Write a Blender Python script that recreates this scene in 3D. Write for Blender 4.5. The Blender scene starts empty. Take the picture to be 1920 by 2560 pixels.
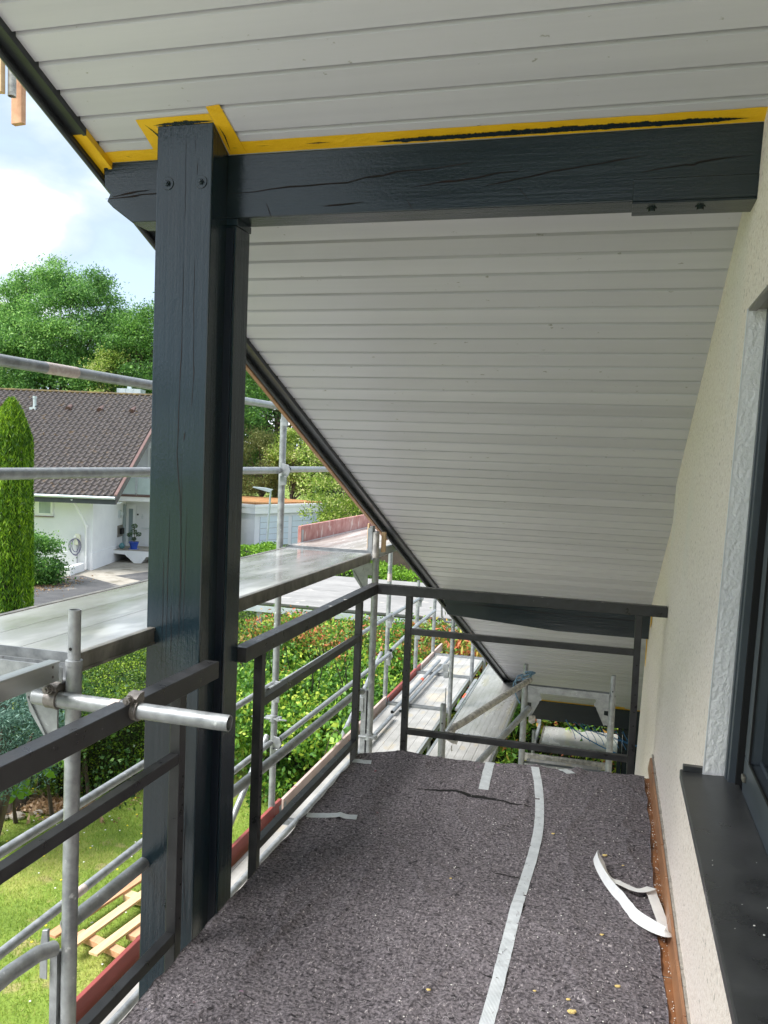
import bpy, math, random
import numpy as np
from mathutils import Vector, Matrix, noise
random.seed(7)
rng = np.random.default_rng(11)
sc = bpy.context.scene
C = sc.collection
# ---------------------------------------------------------------- camera
cam_d = bpy.data.cameras.new("camera")
cam = bpy.data.objects.new("camera", cam_d); C.objects.link(cam)
cam_d.sensor_fit = 'HORIZONTAL'; cam_d.sensor_width = 36.0
cam_d.lens = 2093.19/1920*36
cam_d.clip_start = 0.05; cam_d.clip_end = 2000
YAW, PITCH, ROLL, CAMH = 0.265018766, 0.0606719444, -0.0392665572, 1.7
_f = Vector((-math.sin(YAW)*math.cos(PITCH), math.cos(YAW)*math.cos(PITCH), -math.sin(PITCH)))
_r = Vector((math.cos(YAW), math.sin(YAW), 0)); _d = _f.cross(_r)
_r2 = math.cos(ROLL)*_r + math.sin(ROLL)*_d; _d2 = -math.sin(ROLL)*_r + math.cos(ROLL)*_d
cam.matrix_world = Matrix(((_r2.x, -_d2.x, -_f.x, 0), (_r2.y, -_d2.y, -_f.y, 0), (_r2.z, -_d2.z, -_f.z, CAMH), (0, 0, 0, 1)))
sc.camera = cam
# ---------------------------------------------------------------- world / sky
SUN_EL, SUN_AZ = math.radians(52), math.radians(215)   # direction the light comes from, azimuth from +X ccw
w = bpy.data.worlds.new("World"); sc.world = w; w.use_nodes = True
nt = w.node_tree; nt.nodes.clear()
def N(t, k, **kw):
    n = t.nodes.new(k)
    for a, b in kw.items(): setattr(n, a, b)
    return n
sky = N(nt, 'ShaderNodeTexSky', sky_type='NISHITA', sun_disc=False)
sky.sun_elevation = SUN_EL; sky.sun_rotation = math.radians(90)-SUN_AZ; sky.air_density = 1.0; sky.dust_density = 2.0
bg1 = N(nt, 'ShaderNodeBackground'); bg1.inputs[1].default_value = 0.10
nt.links.new(sky.outputs[0], bg1.inputs[0])
tc = N(nt, 'ShaderNodeTexCoord'); mp = N(nt, 'ShaderNodeMapping'); mp.inputs['Scale'].default_value = (1.0, 1.0, 2.2)
nt.links.new(tc.outputs['Generated'], mp.inputs[0])
nz = N(nt, 'ShaderNodeTexNoise'); nz.inputs['Scale'].default_value = 4.2; nz.inputs['Detail'].default_value = 9; nz.inputs['Roughness'].default_value = .52; nz.inputs['Distortion'].default_value = .35
nt.links.new(mp.outputs[0], nz.inputs[0])
cr = N(nt, 'ShaderNodeValToRGB'); e = cr.color_ramp.elements
e[0].position = .38; e[0].color = (.125, .150, .185, 1); e[1].position = .72; e[1].color = (.80, .82, .85, 1)
m_ = e.new(.50); m_.color = (.175, .205, .24, 1); m_ = e.new(.60); m_.color = (.27, .29, .31, 1)
nt.links.new(nz.outputs[0], cr.inputs[0])
bg2 = N(nt, 'ShaderNodeBackground'); bg2.inputs[1].default_value = 1.0
nt.links.new(cr.outputs[0], bg2.inputs[0])
cf = N(nt, 'ShaderNodeMapRange'); cf.inputs[1].default_value = .30; cf.inputs[2].default_value = .48; cf.inputs[3].default_value = .75; cf.inputs[4].default_value = 1
nt.links.new(nz.outputs[0], cf.inputs[0])
mx = N(nt, 'ShaderNodeMixShader'); nt.links.new(cf.outputs[0], mx.inputs[0]); nt.links.new(bg1.outputs[0], mx.inputs[1]); nt.links.new(bg2.outputs[0], mx.inputs[2])
wo = N(nt, 'ShaderNodeOutputWorld'); nt.links.new(mx.outputs[0], wo.inputs[0])
# ---------------------------------------------------------------- sun (veiled by cloud)
sd = bpy.data.lights.new("sun", 'SUN'); sd.energy = 1.5; sd.angle = math.radians(30); sd.color = (1, .975, .94)
so = bpy.data.objects.new("sun", sd); C.objects.link(so)
sv = Vector((math.cos(SUN_EL)*math.cos(SUN_AZ), math.cos(SUN_EL)*math.sin(SUN_AZ), math.sin(SUN_EL)))
so.rotation_euler = sv.to_track_quat('Z', 'Y').to_euler()
sc.view_settings.view_transform = 'Standard'; sc.view_settings.look = 'None'; sc.view_settings.gamma = 1
sc.view_settings.exposure = 2.36
sc.cycles.max_bounces = 8; sc.cycles.diffuse_bounces = 5; sc.cycles.transparent_max_bounces = 6

# ================================================================ materials
def mat(name, c1, c2=None, rough=.6, metal=0., scale=8., stretch=(1, 1, 1), detail=5, ramp=(.35, .65), bump=None, spec=None,
        specks=None, coat=0., rvar=0., bands=None, wave=None, c3=None, trans=0.):
    """noise-mixed colours, optional bump [(scale, strength, stretch, distance)], specks (scale, colour, threshold), wave bump"""
    m = bpy.data.materials.new(name); m.use_nodes = True; t = m.node_tree; L = t.links.new
    b = t.nodes['Principled BSDF']; b.inputs['Roughness'].default_value = rough; b.inputs['Metallic'].default_value = metal
    if spec is not None: b.inputs['Specular IOR Level'].default_value = spec
    if coat: b.inputs['Coat Weight'].default_value = coat; b.inputs['Coat Roughness'].default_value = .12
    co = N(t, 'ShaderNodeTexCoord')
    def nzn(sc_, st=(1, 1, 1), de=detail, ro=.6):
        q = N(t, 'ShaderNodeMapping'); q.inputs['Scale'].default_value = st; L(co.outputs['Object'], q.inputs[0])
        n = N(t, 'ShaderNodeTexNoise'); n.inputs['Scale'].default_value = sc_; n.inputs['Detail'].default_value = de; n.inputs['Roughness'].default_value = ro
        L(q.outputs[0], n.inputs[0]); return n
    col = None
    if c2 is not None:
        n = nzn(scale, stretch); r = N(t, 'ShaderNodeValToRGB'); r.color_ramp.elements[0].position = ramp[0]; r.color_ramp.elements[1].position = ramp[1]
        r.color_ramp.elements[0].color = (*c1, 1); r.color_ramp.elements[1].color = (*c2, 1)
        if c3 is not None: x = r.color_ramp.elements.new((ramp[0]+ramp[1])/2); x.color = (*c3, 1)
        L(n.outputs[0], r.inputs[0]); col = r.outputs[0]
        if rvar:
            mr = N(t, 'ShaderNodeMapRange'); mr.inputs[3].default_value = max(.02, rough-rvar); mr.inputs[4].default_value = min(1, rough+rvar)
            mr.inputs[1].default_value = .3; mr.inputs[2].default_value = .7
            L(n.outputs[0], mr.inputs[0]); L(mr.outputs[0], b.inputs['Roughness'])
    else: b.inputs['Base Color'].default_value = (*c1, 1)
    for sp in (specks or []):
        n = nzn(sp[0], sp[3] if len(sp) > 3 else (1, 1, 1), 3, .5); r = N(t, 'ShaderNodeValToRGB'); r.color_ramp.elements[0].position = sp[2]; r.color_ramp.elements[1].position = sp[2]+(sp[4] if len(sp) > 4 else .04)
        r.color_ramp.elements[0].color = (0, 0, 0, 1); r.color_ramp.elements[1].color = (1, 1, 1, 1); L(n.outputs[0], r.inputs[0])
        mm = N(t, 'ShaderNodeMixRGB'); L(r.outputs[0], mm.inputs[0])
        if col is None: mm.inputs[1].default_value = (*c1, 1)
        else: L(col, mm.inputs[1])
        mm.inputs[2].default_value = (*sp[1], 1); col = mm.outputs[0]
    if col is not None: L(col, b.inputs['Base Color'])
    nor = None
    for bp in (bump or []):
        n = nzn(bp[0], bp[2] if len(bp) > 2 else (1, 1, 1), 4); u = N(t, 'ShaderNodeBump'); u.inputs['Strength'].default_value = bp[1]; u.inputs['Distance'].default_value = bp[3] if len(bp) > 3 else .004
        L(n.outputs[0], u.inputs['Height'])
        if nor: L(nor, u.inputs['Normal'])
        nor = u.outputs[0]
    if wave:
        q = N(t, 'ShaderNodeMapping'); L(co.outputs['Object'], q.inputs[0])
        v = N(t, 'ShaderNodeTexWave', bands_direction=wave[0]); v.inputs['Scale'].default_value = wave[1]; v.inputs['Distortion'].default_value = 0
        L(q.outputs[0], v.inputs[0]); u = N(t, 'ShaderNodeBump'); u.inputs['Strength'].default_value = wave[2]; u.inputs['Distance'].default_value = .003
        L(v.outputs[0], u.inputs['Height'])
        if nor: L(nor, u.inputs['Normal'])
        nor = u.outputs[0]
    if nor: L(nor, b.inputs['Normal'])
    if trans: b.inputs['Transmission Weight'].default_value = trans
    return m
def leafmat(name, cols, trans=.35, rough=.5, cs=.6):
    m = bpy.data.materials.new(name); m.use_nodes = True; t = m.node_tree; L = t.links.new
    b = t.nodes['Principled BSDF']; b.inputs['Roughness'].default_value = rough; out = t.nodes['Material Output']
    a = N(t, 'ShaderNodeAttribute', attribute_name='v'); co = N(t, 'ShaderNodeTexCoord')
    n = N(t, 'ShaderNodeTexNoise'); n.inputs['Scale'].default_value = cs; n.inputs['Detail'].default_value = 3; L(co.outputs['Object'], n.inputs[0])
    ad = N(t, 'ShaderNodeMath', operation='MULTIPLY_ADD'); L(n.outputs[0], ad.inputs[0]); ad.inputs[1].default_value = 1.3; ad.inputs[2].default_value = -.65
    s = N(t, 'ShaderNodeMath', operation='ADD'); L(ad.outputs[0], s.inputs[0]); L(a.outputs['Fac'], s.inputs[1])
    r = N(t, 'ShaderNodeValToRGB'); L(s.outputs[0], r.inputs[0]); els = r.color_ramp.elements
    while len(els) < len(cols): els.new(.5)
    for i, (p, c) in enumerate(cols): els[i].position = p
    for i, (p, c) in enumerate(cols): els[i].color = (*c, 1)
    L(r.outputs[0], b.inputs['Base Color']); b.inputs['Specular IOR Level'].default_value = .35
    tr = N(t, 'ShaderNodeBsdfTranslucent'); L(r.outputs[0], tr.inputs[0])
    mxx = N(t, 'ShaderNodeMixShader'); mxx.inputs[0].default_value = trans; L(b.outputs[0], mxx.inputs[1]); L(tr.outputs[0], mxx.inputs[2]); L(mxx.outputs[0], out.inputs[0])
    return m
M = {}
M['soffit'] = mat('soffit_paint', (.545, .545, .595), (.61, .61, .655), .42, scale=3.2, stretch=(.05, 3.2, 3.2), ramp=(.3, .7), bump=[(26, .12, (.12, 1, 1), .003), (180, .05)], specks=[(38, (.33, .33, .31), .718, (.6, 1, 1))])
def board_tone(m):
    t = m.node_tree; b = t.nodes['Principled BSDF']; l = b.inputs['Base Color'].links[0]; src = l.from_socket; a = N(t, 'ShaderNodeAttribute', attribute_name='v'); r = N(t, 'ShaderNodeMapRange'); r.inputs[3].default_value = .93; r.inputs[4].default_value = 1.05
    h = N(t, 'ShaderNodeHueSaturation'); t.links.new(a.outputs['Fac'], r.inputs[0]); t.links.new(r.outputs[0], h.inputs['Value']); t.links.new(src, h.inputs['Color']); t.links.new(h.outputs[0], b.inputs['Base Color'])
board_tone(M['soffit'])
M['groove'] = mat('groove_shade_tone', (.42, .41, .41), (.50, .49, .48), .7, scale=9, stretch=(.3, 1, 1))  # shade of the board grooves put into a darker colour
M['post'] = mat('post_paint', (.008, .019, .026), (.013, .027, .036), .12, scale=4, stretch=(1, 1, .2), rvar=.06, bump=[(50, .35, (1, 1, .03), .005), (110, .42, (1, 1, .7), .002)], spec=.55)
M['beam'] = mat('beam_paint', (.010, .019, .024), (.017, .028, .034), .18, scale=4, stretch=(.2, 1, 1), rvar=.06, bump=[(45, .28, (.04, 1, 1), .004), (110, .3, (.7, 1, 1), .002)])
M['navy'] = mat('rear_post_navy', (.004, .008, .016), (.006, .012, .022), .3, bump=[(60, .2, (1, 1, .05))])
M['crack'] = mat('crack_gap', (.002, .0015, .0015), (.012, .003, .003), .9, scale=6)
M['rail'] = mat('railing_metal', (.028, .029, .031), (.045, .046, .049), .36, metal=.25, scale=14, rvar=.12, bump=[(200, .05)], specks=[(60, (.11, .11, .12), .72)])
M['hole'] = mat('hole_dark', (.004, .004, .004), rough=.9)
M['fascia'] = mat('fascia_paint', (.022, .026, .03), (.034, .038, .042), .3, scale=10, bump=[(90, .1)])
M['yellow'] = mat('yellow_tape', (.80, .46, .008), (.88, .53, .014), .42, scale=12, stretch=(.4, 1, 1), bump=[(22, .6, (.8, 1.2, 1), .008)])
M['wtape'] = mat('fabric_tape', (.50, .535, .56), (.62, .655, .68), .6, scale=22, bump=[(70, .4, (1, 1, 1), .002)], wave=('X', 75, .5))
M['ribbon'] = mat('loose_tape', (.80, .81, .82), (.88, .88, .87), .55, scale=30, bump=[(90, .2)])
M['galv'] = mat('galvanised_steel', (.24, .255, .265), (.40, .42, .43), .46, metal=.45, scale=20, rvar=.14, detail=8, bump=[(70, .12)], specks=[(26, (.75, .77, .78), .68, (1, 1, 1), .1), (30, (.2, .2, .2), .74, (1, 1, 1), .06)])
M['galvdirty'] = mat('dirty_galvanised', (.30, .29, .27), (.55, .53, .49), .6, metal=.4, scale=30, detail=8, ramp=(.4, .6), bump=[(90, .4)])
M['brownclamp'] = mat('old_clamp_steel', (.16, .145, .135), (.27, .25, .235), .5, metal=.6, scale=35, bump=[(120, .4)])
M['alu'] = mat('aluminium_profile', (.42, .43, .42), (.58, .59, .57), .34, metal=.8, scale=5, stretch=(1, .15, 1), rvar=.1, bump=[(40, .08, (1, .1, 1))])
M['aluside'] = mat('weathered_deck_edge', (.17, .16, .14), (.36, .34, .30), .42, metal=.55, scale=14, stretch=(1, 1, .5), rvar=.1)
M['deckalu'] = mat('ribbed_aluminium_deck', (.30, .30, .28), (.44, .44, .43), .20, metal=.1, scale=2.2, stretch=(1.6, .5, 1), detail=9, spec=.7, bump=[(9, .05)], rvar=.17, wave=('X', 28, .3),
                   specks=[(2.0, (.36, .34, .24), .58, (2.5, .5, 1), .14)])
M['deckwet'] = mat('wet_plywood_deck', (.25, .25, .235), (.38, .38, .375), .14, scale=2.2, stretch=(2, .6, 1), detail=9, rvar=.10, spec=.8, specks=[(5, (.52, .52, .50), .6, (1, .4, 1), .12)])
M['decklow'] = mat('dirty_scaffold_deck', (.32, .31, .29), (.46, .45, .43), .42, scale=4.5, detail=10, rvar=.16, wave=('X', 15, .35),
                   specks=[(5.5, (.44, .40, .33), .60, (1.5, .7, 1), .05), (1.6, (.62, .54, .42), .60, (1, 1, 1), .1)])
M['deckred'] = mat('reddish_plywood_deck', (.42, .37, .33), (.58, .54, .50), .25, scale=4, stretch=(3, .4, 1), rvar=.1)
M['toered'] = mat('red_toe_board', (.24, .045, .038), (.34, .075, .062), .55, scale=9, stretch=(1, .3, 1), bump=[(60, .25, (1, .2, 1))], specks=[(14, (.36, .16, .13), .68)])
M['toefade'] = mat('faded_toe_board', (.42, .30, .26), (.56, .44, .39), .7, scale=8, stretch=(1, .4, 1), detail=8, bump=[(70, .3, (1, .15, 1))], specks=[(11, (.36, .12, .10), .66, (1, 1, 1), .05)])
M['toepink'] = mat('chalky_red_toe_board', (.36, .13, .115), (.50, .27, .24), .7, scale=12, detail=9, bump=[(70, .3)], specks=[(20, (.62, .48, .44), .62, (1, 1, .4), .06)])
M['wood'] = mat('raw_spruce_board', (.58, .38, .20), (.70, .50, .29), .65, scale=6, stretch=(6, .4, 4), detail=6, specks=[(12, (.36, .20, .10), .73)])
M['woodred'] = mat('reddish_larch_board', (.50, .25, .13), (.60, .34, .19), .62, scale=6, stretch=(5, .4, 4), specks=[(12, (.3, .12, .06), .73)])
M['woodwarm'] = mat('orange_brown_lath', (.36, .19, .10), (.46, .27, .16), .6, scale=8, stretch=(5, .4, 4))
M['plaster'] = mat('cream_roughcast', (.755, .65, .565), (.92, .835, .76), .9, scale=85, detail=5, ramp=(.33, .58), bump=[(110, .9, (1, 1, 1), .006), (45, .4, (1, 1, 1), .006)], specks=[(70, (.42, .365, .31), .63, (1, 1, .7), .08), (1.3, (.80, .76, .70), .60, (1, 1, .4), .2)])
M['reveal'] = mat('white_rough_plaster', (.88, .87, .86), (.92, .915, .91), .85, scale=12, bump=[(85, .9, (1, 1, .8), .007)])
M['felt'] = mat('painters_felt', (.048, .042, .048), (.235, .21, .228), .97, scale=90, detail=15, ramp=(.38, .64), bump=[(80, 1.0, (1, 1, 1), .008), (16, .35, (1, 1, 1), .01)],
                specks=[(120, (.42, .38, .39), .64, (1, .4, 1), .05), (90, (.015, .013, .016), .63, (.4, 1, 1), .05), (30, (.03, .027, .033), .66, (1.4, .7, 1), .06), (13, (.20, .055, .07), .735, (1, 1, 1), .05), (11, (.04, .07, .13), .74, (1, 1, 1), .04), (9, (.05, .15, .09), .765), (16, (.34, .20, .30), .75)])
M['fibre'] = leafmat('felt_fibres', [(.0, (.03, .03, .035)), (.35, (.12, .10, .115)), (.65, (.24, .215, .23)), (1.0, (.48, .46, .47))], trans=.1, rough=.9, cs=3)
M['tile'] = mat('terracotta_floor', (.20, .085, .035), (.33, .145, .06), .5, scale=14, detail=8, bump=[(60, .3)], specks=[(70, (.6, .55, .48), .70)])
M['skirt'] = mat('skirting_tiles', (.28, .135, .07), (.40, .20, .10), .35, scale=9, stretch=(1, .5, 1), specks=[(65, (.62, .58, .5), .715)])
M['mortar'] = mat('grey_mortar', (.30, .28, .25), (.46, .43, .38), .95, scale=40, bump=[(90, .8, (1, 1, 1), .006)])
M['sill'] = mat('dark_slate_sill', (.030, .031, .032), (.055, .057, .058), .32, scale=7, detail=9, rvar=.1, bump=[(120, .08)], specks=[(5, (.055, .055, .057), .6, (1, .5, 1), .1)])
M['frame'] = mat('window_frame_anthracite', (.050, .062, .075), (.064, .078, .092), .35, scale=5, bump=[(300, .03)])
M['seal'] = mat('black_rubber', (.004, .004, .005), rough=.7)
M['glass'] = mat('dark_window_glass', (.010, .013, .016), rough=.06, spec=.6)
M['guide'] = mat('shutter_rail_metal', (.19, .175, .15), (.26, .24, .2), .35, metal=.6, scale=5)
M['render'] = mat('white_house_render', (.71, .72, .75), (.77, .78, .80), .8, scale=1.5, bump=[(40, .2)])
M['whitetrim'] = mat('white_painted_trim', (.80, .81, .82), (.84, .85, .86), .45, scale=3)
M['rooftile'] = mat('brown_concrete_tiles', (.050, .041, .038), (.092, .076, .070), .6, scale=3.0, detail=12, ramp=(.3, .7), bump=[(30, .4)], specks=[(3.2, (.12, .08, .045), .62, (1, 1, 1), .08), (9, (.42, .40, .37), .705, (1, 1, 1), .03), (2.2, (.07, .052, .045), .62, (1, 1, 1), .1)])
M['ridge'] = mat('mossy_ridge_tiles', (.10, .075, .045), (.20, .145, .05), .9, scale=3.5, detail=8, ramp=(.42, .6), bump=[(15, .6)])
M['slate'] = mat('slate_cladding', (.07, .068, .07), (.12, .11, .11), .6, scale=3)
M['copper'] = mat('copper_brown_edge', (.15, .085, .075), (.20, .125, .11), .5, metal=.3, scale=4)
M['zinc'] = mat('zinc_gutter', (.50, .56, .58), (.62, .67, .69), .45, metal=.4, scale=3)
M['fasciafar'] = mat('dark_eaves_board', (.045, .052, .062), (.062, .070, .08), .6, scale=3)
M['asphalt'] = mat('asphalt', (.055, .055, .058), (.095, .094, .096), .9, scale=1.6, detail=12, bump=[(80, .4)], specks=[(22, (.16, .15, .14), .66), (1.2, (.15, .145, .14), .60, (1, 1, 1), .06)])
M['concrete'] = mat('concrete_paving', (.27, .245, .205), (.40, .37, .32), .9, scale=1.3, detail=10, specks=[(2.2, (.20, .18, .14), .58, (1, 1, 1), .1)])
M['bouncegravel'] = mat('pale_bounce_gravel', (.34, .33, .31), (.46, .45, .43), .95, scale=12, detail=8)
M['lawn'] = mat('lawn', (.13, .20, .022), (.28, .31, .065), .95, scale=1.1, detail=12, ramp=(.38, .66), c3=(.17, .25, .03), bump=[(22, .8, (1, 1, 1), .04)], specks=[(2.4, (.30, .27, .10), .60, (1, 1, 1), .08)])
M['bark'] = mat('bark', (.06, .045, .032), (.13, .10, .075), .95, scale=6, stretch=(1, 1, .3), bump=[(14, .9, (1, 1, .3), .03)])
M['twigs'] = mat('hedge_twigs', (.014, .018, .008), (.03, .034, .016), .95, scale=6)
M['mulch'] = mat('bark_mulch', (.16, .10, .065), (.36, .26, .18), .95, scale=7, detail=10, bump=[(20, 1, (1, 1, 1), .03)])
M['sedum'] = mat('orange_sedum', (.34, .13, .05), (.42, .24, .10), .95, scale=1.4, detail=12, bump=[(8, .9, (1, 1, 1), .1)], specks=[(2.5, (.24, .26, .08), .60, (1, 1, 1), .08)])
M['corr'] = mat('corrugated_fibre_cement', (.20, .198, .195), (.30, .295, .29), .75, scale=3, detail=11, stretch=(.5, 2, 1), ramp=(.3, .7), specks=[(7, (.38, .36, .33), .64, (.4, 2, 1), .06)])
M['garagedoor'] = mat('pale_blue_garage_door', (.60, .68, .74), (.64, .72, .78), .5, scale=2)
M['blue'] = mat('blue_glaze', (.012, .05, .32), (.02, .08, .42), .15, scale=4, coat=.5)
M['teal'] = mat('teal_glaze', (.06, .17, .20), (.10, .26, .28), .2, scale=9)
M['cable'] = mat('violet_cable', (.10, .09, .18), rough=.5)
M['charger'] = mat('cream_plastic', (.70, .70, .55), (.74, .74, .60), .4, scale=4)
M['darkwall'] = mat('dark_timber_fence', (.05, .038, .028), (.09, .07, .05), .9, scale=5)
M['rope'] = mat('blue_rope', (.07, .15, .24), (.20, .31, .40), .85, scale=90)
M['net'] = mat('blue_net_cord', (.02, .12, .34), (.04, .22, .46), .7, scale=40)
M['orange'] = mat('orange_red_marking', (.80, .12, .05), rough=.6)
M['sticker'] = mat('pinkish_sticker', (.50, .40, .37), (.62, .56, .53), .6, scale=60)
M['crumb'] = mat('dry_mounting_foam', (.66, .48, .16), (.80, .64, .28), .9, scale=60, bump=[(120, .8)])
M['white'] = mat('white_crumb', (.8, .79, .75), rough=.8)
M['petal'] = mat('yellow_petals', (.78, .62, .03), rough=.7)
M['stone'] = mat('garden_stone', (.24, .21, .17), (.42, .38, .32), .9, scale=10, bump=[(30, .6, (1, 1, 1), .02)])
M['interior'] = mat('room_dark', (.03, .03, .03), rough=.9)
M['lampgrey'] = mat('lamp_grey_metal', (.36, .42, .45), (.44, .50, .53), .45, metal=.3, scale=5)
M['curtain'] = mat('grey_curtain', (.36, .36, .35), (.46, .46, .45), .8, scale=4, stretch=(6, 6, .1))
M['glassfar'] = mat('pale_balcony_glass', (.50, .60, .60), (.58, .68, .68), .15, scale=2)
M['doorglass'] = mat('frosted_door_glass', (.24, .30, .32), (.36, .42, .43), .15, scale=2, stretch=(1, 1, .3))

# ================================================================ mesh helpers
CY, SY = math.cos(YAW), math.sin(YAW)
def LF(r, f, z): return Vector((r*CY-f*SY, r*SY+f*CY, z))        # frame turned towards the neighbours' plots
class MB:
    def __init__(s, xf=None): s.v = []; s.f = []; s.xf = xf
    def _a(s, pts): i = len(s.v); s.v += [tuple(p) for p in pts]; return i
    def poly(s, pts): i = s._a(pts); s.f.append(tuple(range(i, i+len(pts)))); return s
    def box(s, a, b):
        x0, y0, z0 = [min(p, q) for p, q in zip(a, b)]; x1, y1, z1 = [max(p, q) for p, q in zip(a, b)]
        i = s._a([(x0, y0, z0), (x1, y0, z0), (x1, y1, z0), (x0, y1, z0), (x0, y0, z1), (x1, y0, z1), (x1, y1, z1), (x0, y1, z1)])
        for q in ((0, 3, 2, 1), (4, 5, 6, 7), (0, 1, 5, 4), (1, 2, 6, 5), (2, 3, 7, 6), (3, 0, 4, 7)): s.f.append(tuple(i+k for k in q))
        return s
    def hexa(s, p):   # eight corners: bottom four then top four, same winding
        i = s._a(p)
        for q in ((0, 3, 2, 1), (4, 5, 6, 7), (0, 1, 5, 4), (1, 2, 6, 5), (2, 3, 7, 6), (3, 0, 4, 7)): s.f.append(tuple(i+k for k in q))
        return s
    def prism(s, poly, d):   # planar polygon (3d points) extruded by vector d
        n = len(poly); d = Vector(d); a = s._a(poly); b = s._a([Vector(p)+d for p in poly])
        s.f.append(tuple(a+k for k in range(n))[::-1]); s.f.append(tuple(b+k for k in range(n)))
        for k in range(n): s.f.append((a+k, a+(k+1) % n, b+(k+1) % n, b+k))
        return s
    def bar(s, p, q, w, h, up=(0, 0, 1)):   # rectangular bar between two points
        p, q = Vector(p), Vector(q); d = (q-p).normalized(); up = Vector(up)
        x = d.cross(up); x = x.normalized() if x.length > 1e-4 else Vector((1, 0, 0)); z = x.cross(d)
        c = [(-w/2, -h/2), (w/2, -h/2), (w/2, h/2), (-w/2, h/2)]
        return s.hexa([p+x*a+z*b for a, b in c][:4]+[q+x*a+z*b for a, b in c])
    def tube(s, pts, r, n=14, hollow=False, cap=True):
        pts = [Vector(p) for p in pts]; R = r if isinstance(r, (list, tuple)) else [r]*len(pts)
        d0 = (pts[1]-pts[0]).normalized(); x = d0.cross(Vector((0, 0, 1)))
        if x.length < .05: x = d0.cross(Vector((0, 1, 0)))
        x.normalize(); rings = []
        for k, p in enumerate(pts):
            d = (pts[min(k+1, len(pts)-1)]-pts[max(k-1, 0)]).normalized(); x = (x-d*x.dot(d)).normalized(); y = d.cross(x)
            rings.append(s._a([p+(x*math.cos(2*math.pi*j/n)+y*math.sin(2*math.pi*j/n))*R[k] for j in range(n)]))
        for a, b in zip(rings, rings[1:]):
            for j in range(n): s.f.append((a+j, a+(j+1) % n, b+(j+1) % n, b+j))
        if hollow:
            for k, e_ in ((0, 1), (-1, -1)):
                p = pts[k]; d = (pts[1]-pts[0] if k == 0 else pts[-1]-pts[-2]).normalized()*e_; base = rings[k]
                vs = [Vector(s.v[base+j]) for j in range(n)]
                i1 = s._a([p+(q-p)*.86 for q in vs]); i2 = s._a([p+(q-p)*.86+d*.08 for q in vs])
                for j in range(n):
                    s.f.append((base+j, i1+j, i1+(j+1) % n, base+(j+1) % n)); s.f.append((i1+j, i2+j, i2+(j+1) % n, i1+(j+1) % n))
                s.f.append(tuple(i2+j for j in range(n)))
        elif cap: s.f.append(tuple(rings[0]+j for j in range(n))[::-1]); s.f.append(tuple(rings[-1]+j for j in range(n)))
        return s
    def strip(s, pts, wv, t=.0006):   # tape: centre points and half width vectors, given a real thickness
        P = [(Vector(p), Vector(q)) for p, q in zip(pts, wv)]
        i = s._a([c for p, q in P for c in (p-q, p+q)])
        n = len(P)
        j = []
        for k, (p, q) in enumerate(P):
            d = (P[min(k+1, n-1)][0]-P[max(k-1, 0)][0]); m = d.cross(q).normalized()*t; j += [p-q-m, p+q-m]
        j = s._a(j)
        for k in range(n-1):
            s.f.append((i+2*k, i+2*k+2, i+2*k+3, i+2*k+1)); s.f.append((j+2*k, j+2*k+1, j+2*k+3, j+2*k+2))
            s.f.append((i+2*k, j+2*k, j+2*k+2, i+2*k+2)); s.f.append((i+2*k+1, i+2*k+3, j+2*k+3, j+2*k+1))
        s.f.append((i, i+1, j+1, j)); s.f.append((i+2*n-2, j+2*n-2, j+2*n-1, i+2*n-1))
        return s
    def sphere(s, c, r, n=10, m=7, sq=(1, 1, 1)):
        c = Vector(c); rings = []
        for k in range(1, m):
            a = math.pi*k/m; rings.append(s._a([c+Vector((r*sq[0]*math.sin(a)*math.cos(2*math.pi*j/n), r*sq[1]*math.sin(a)*math.sin(2*math.pi*j/n), r*sq[2]*math.cos(a))) for j in range(n)]))
        t = s._a([c+Vector((0, 0, r*sq[2]))]); b = s._a([c-Vector((0, 0, r*sq[2]))])
        for j in range(n):
            s.f.append((t, rings[0]+j, rings[0]+(j+1) % n)); s.f.append((b, rings[-1]+(j+1) % n, rings[-1]+j))
        for a, q in zip(rings, rings[1:]):
            for j in range(n): s.f.append((a+j, q+j, q+(j+1) % n, a+(j+1) % n))
        return s
    def build(s, name, m, parent=None, bevel=0, smooth=False, seg=1):
        vs = [s.xf(*p) for p in s.v] if s.xf else [Vector(p) for p in s.v]
        o = mesh_obj(name, vs, s.f, m, parent)
        if smooth:
            o.data.shade_smooth()
            try: o.data.set_sharp_from_angle(angle=math.radians(38))
            except Exception: pass
        if bevel: b = o.modifiers.new('bevel', 'BEVEL'); b.width = bevel; b.segments = seg; b.limit_method = 'ANGLE'; b.angle_limit = math.radians(40)
        return o
def mesh_obj(name, vs, fs, m, parent=None):
    me = bpy.data.meshes.new(name)
    if parent is not None: inv = WM[parent.name].inverted(); vs = [inv @ Vector(v) for v in vs]
    me.from_pydata([tuple(v) for v in vs], [], fs); me.materials.append(m if not isinstance(m, str) else M[m]); me.update()
    o = bpy.data.objects.new(name, me); C.objects.link(o)
    if parent is not None: o.parent = parent; WM[o.name] = WM[parent.name]
    else: WM[o.name] = Matrix()
    return o
WM = {}
def thing(name, label, cat, loc=(0, 0, 0), rz=0, group=None):
    o = bpy.data.objects.new(name, None); C.objects.link(o); o.location = loc; o.rotation_euler = (0, 0, rz); o.empty_display_size = .1
    WM[o.name] = Matrix.Translation(Vector(loc)) @ Matrix.Rotation(rz, 4, 'Z'); return tag(o, label, cat, group)
def tag(o, label=None, cat=None, group=None, kind=None):
    if label: o['label'] = label
    if cat: o['category'] = cat
    if group: o['group'] = group
    if kind: o['kind'] = kind
    return o
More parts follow.
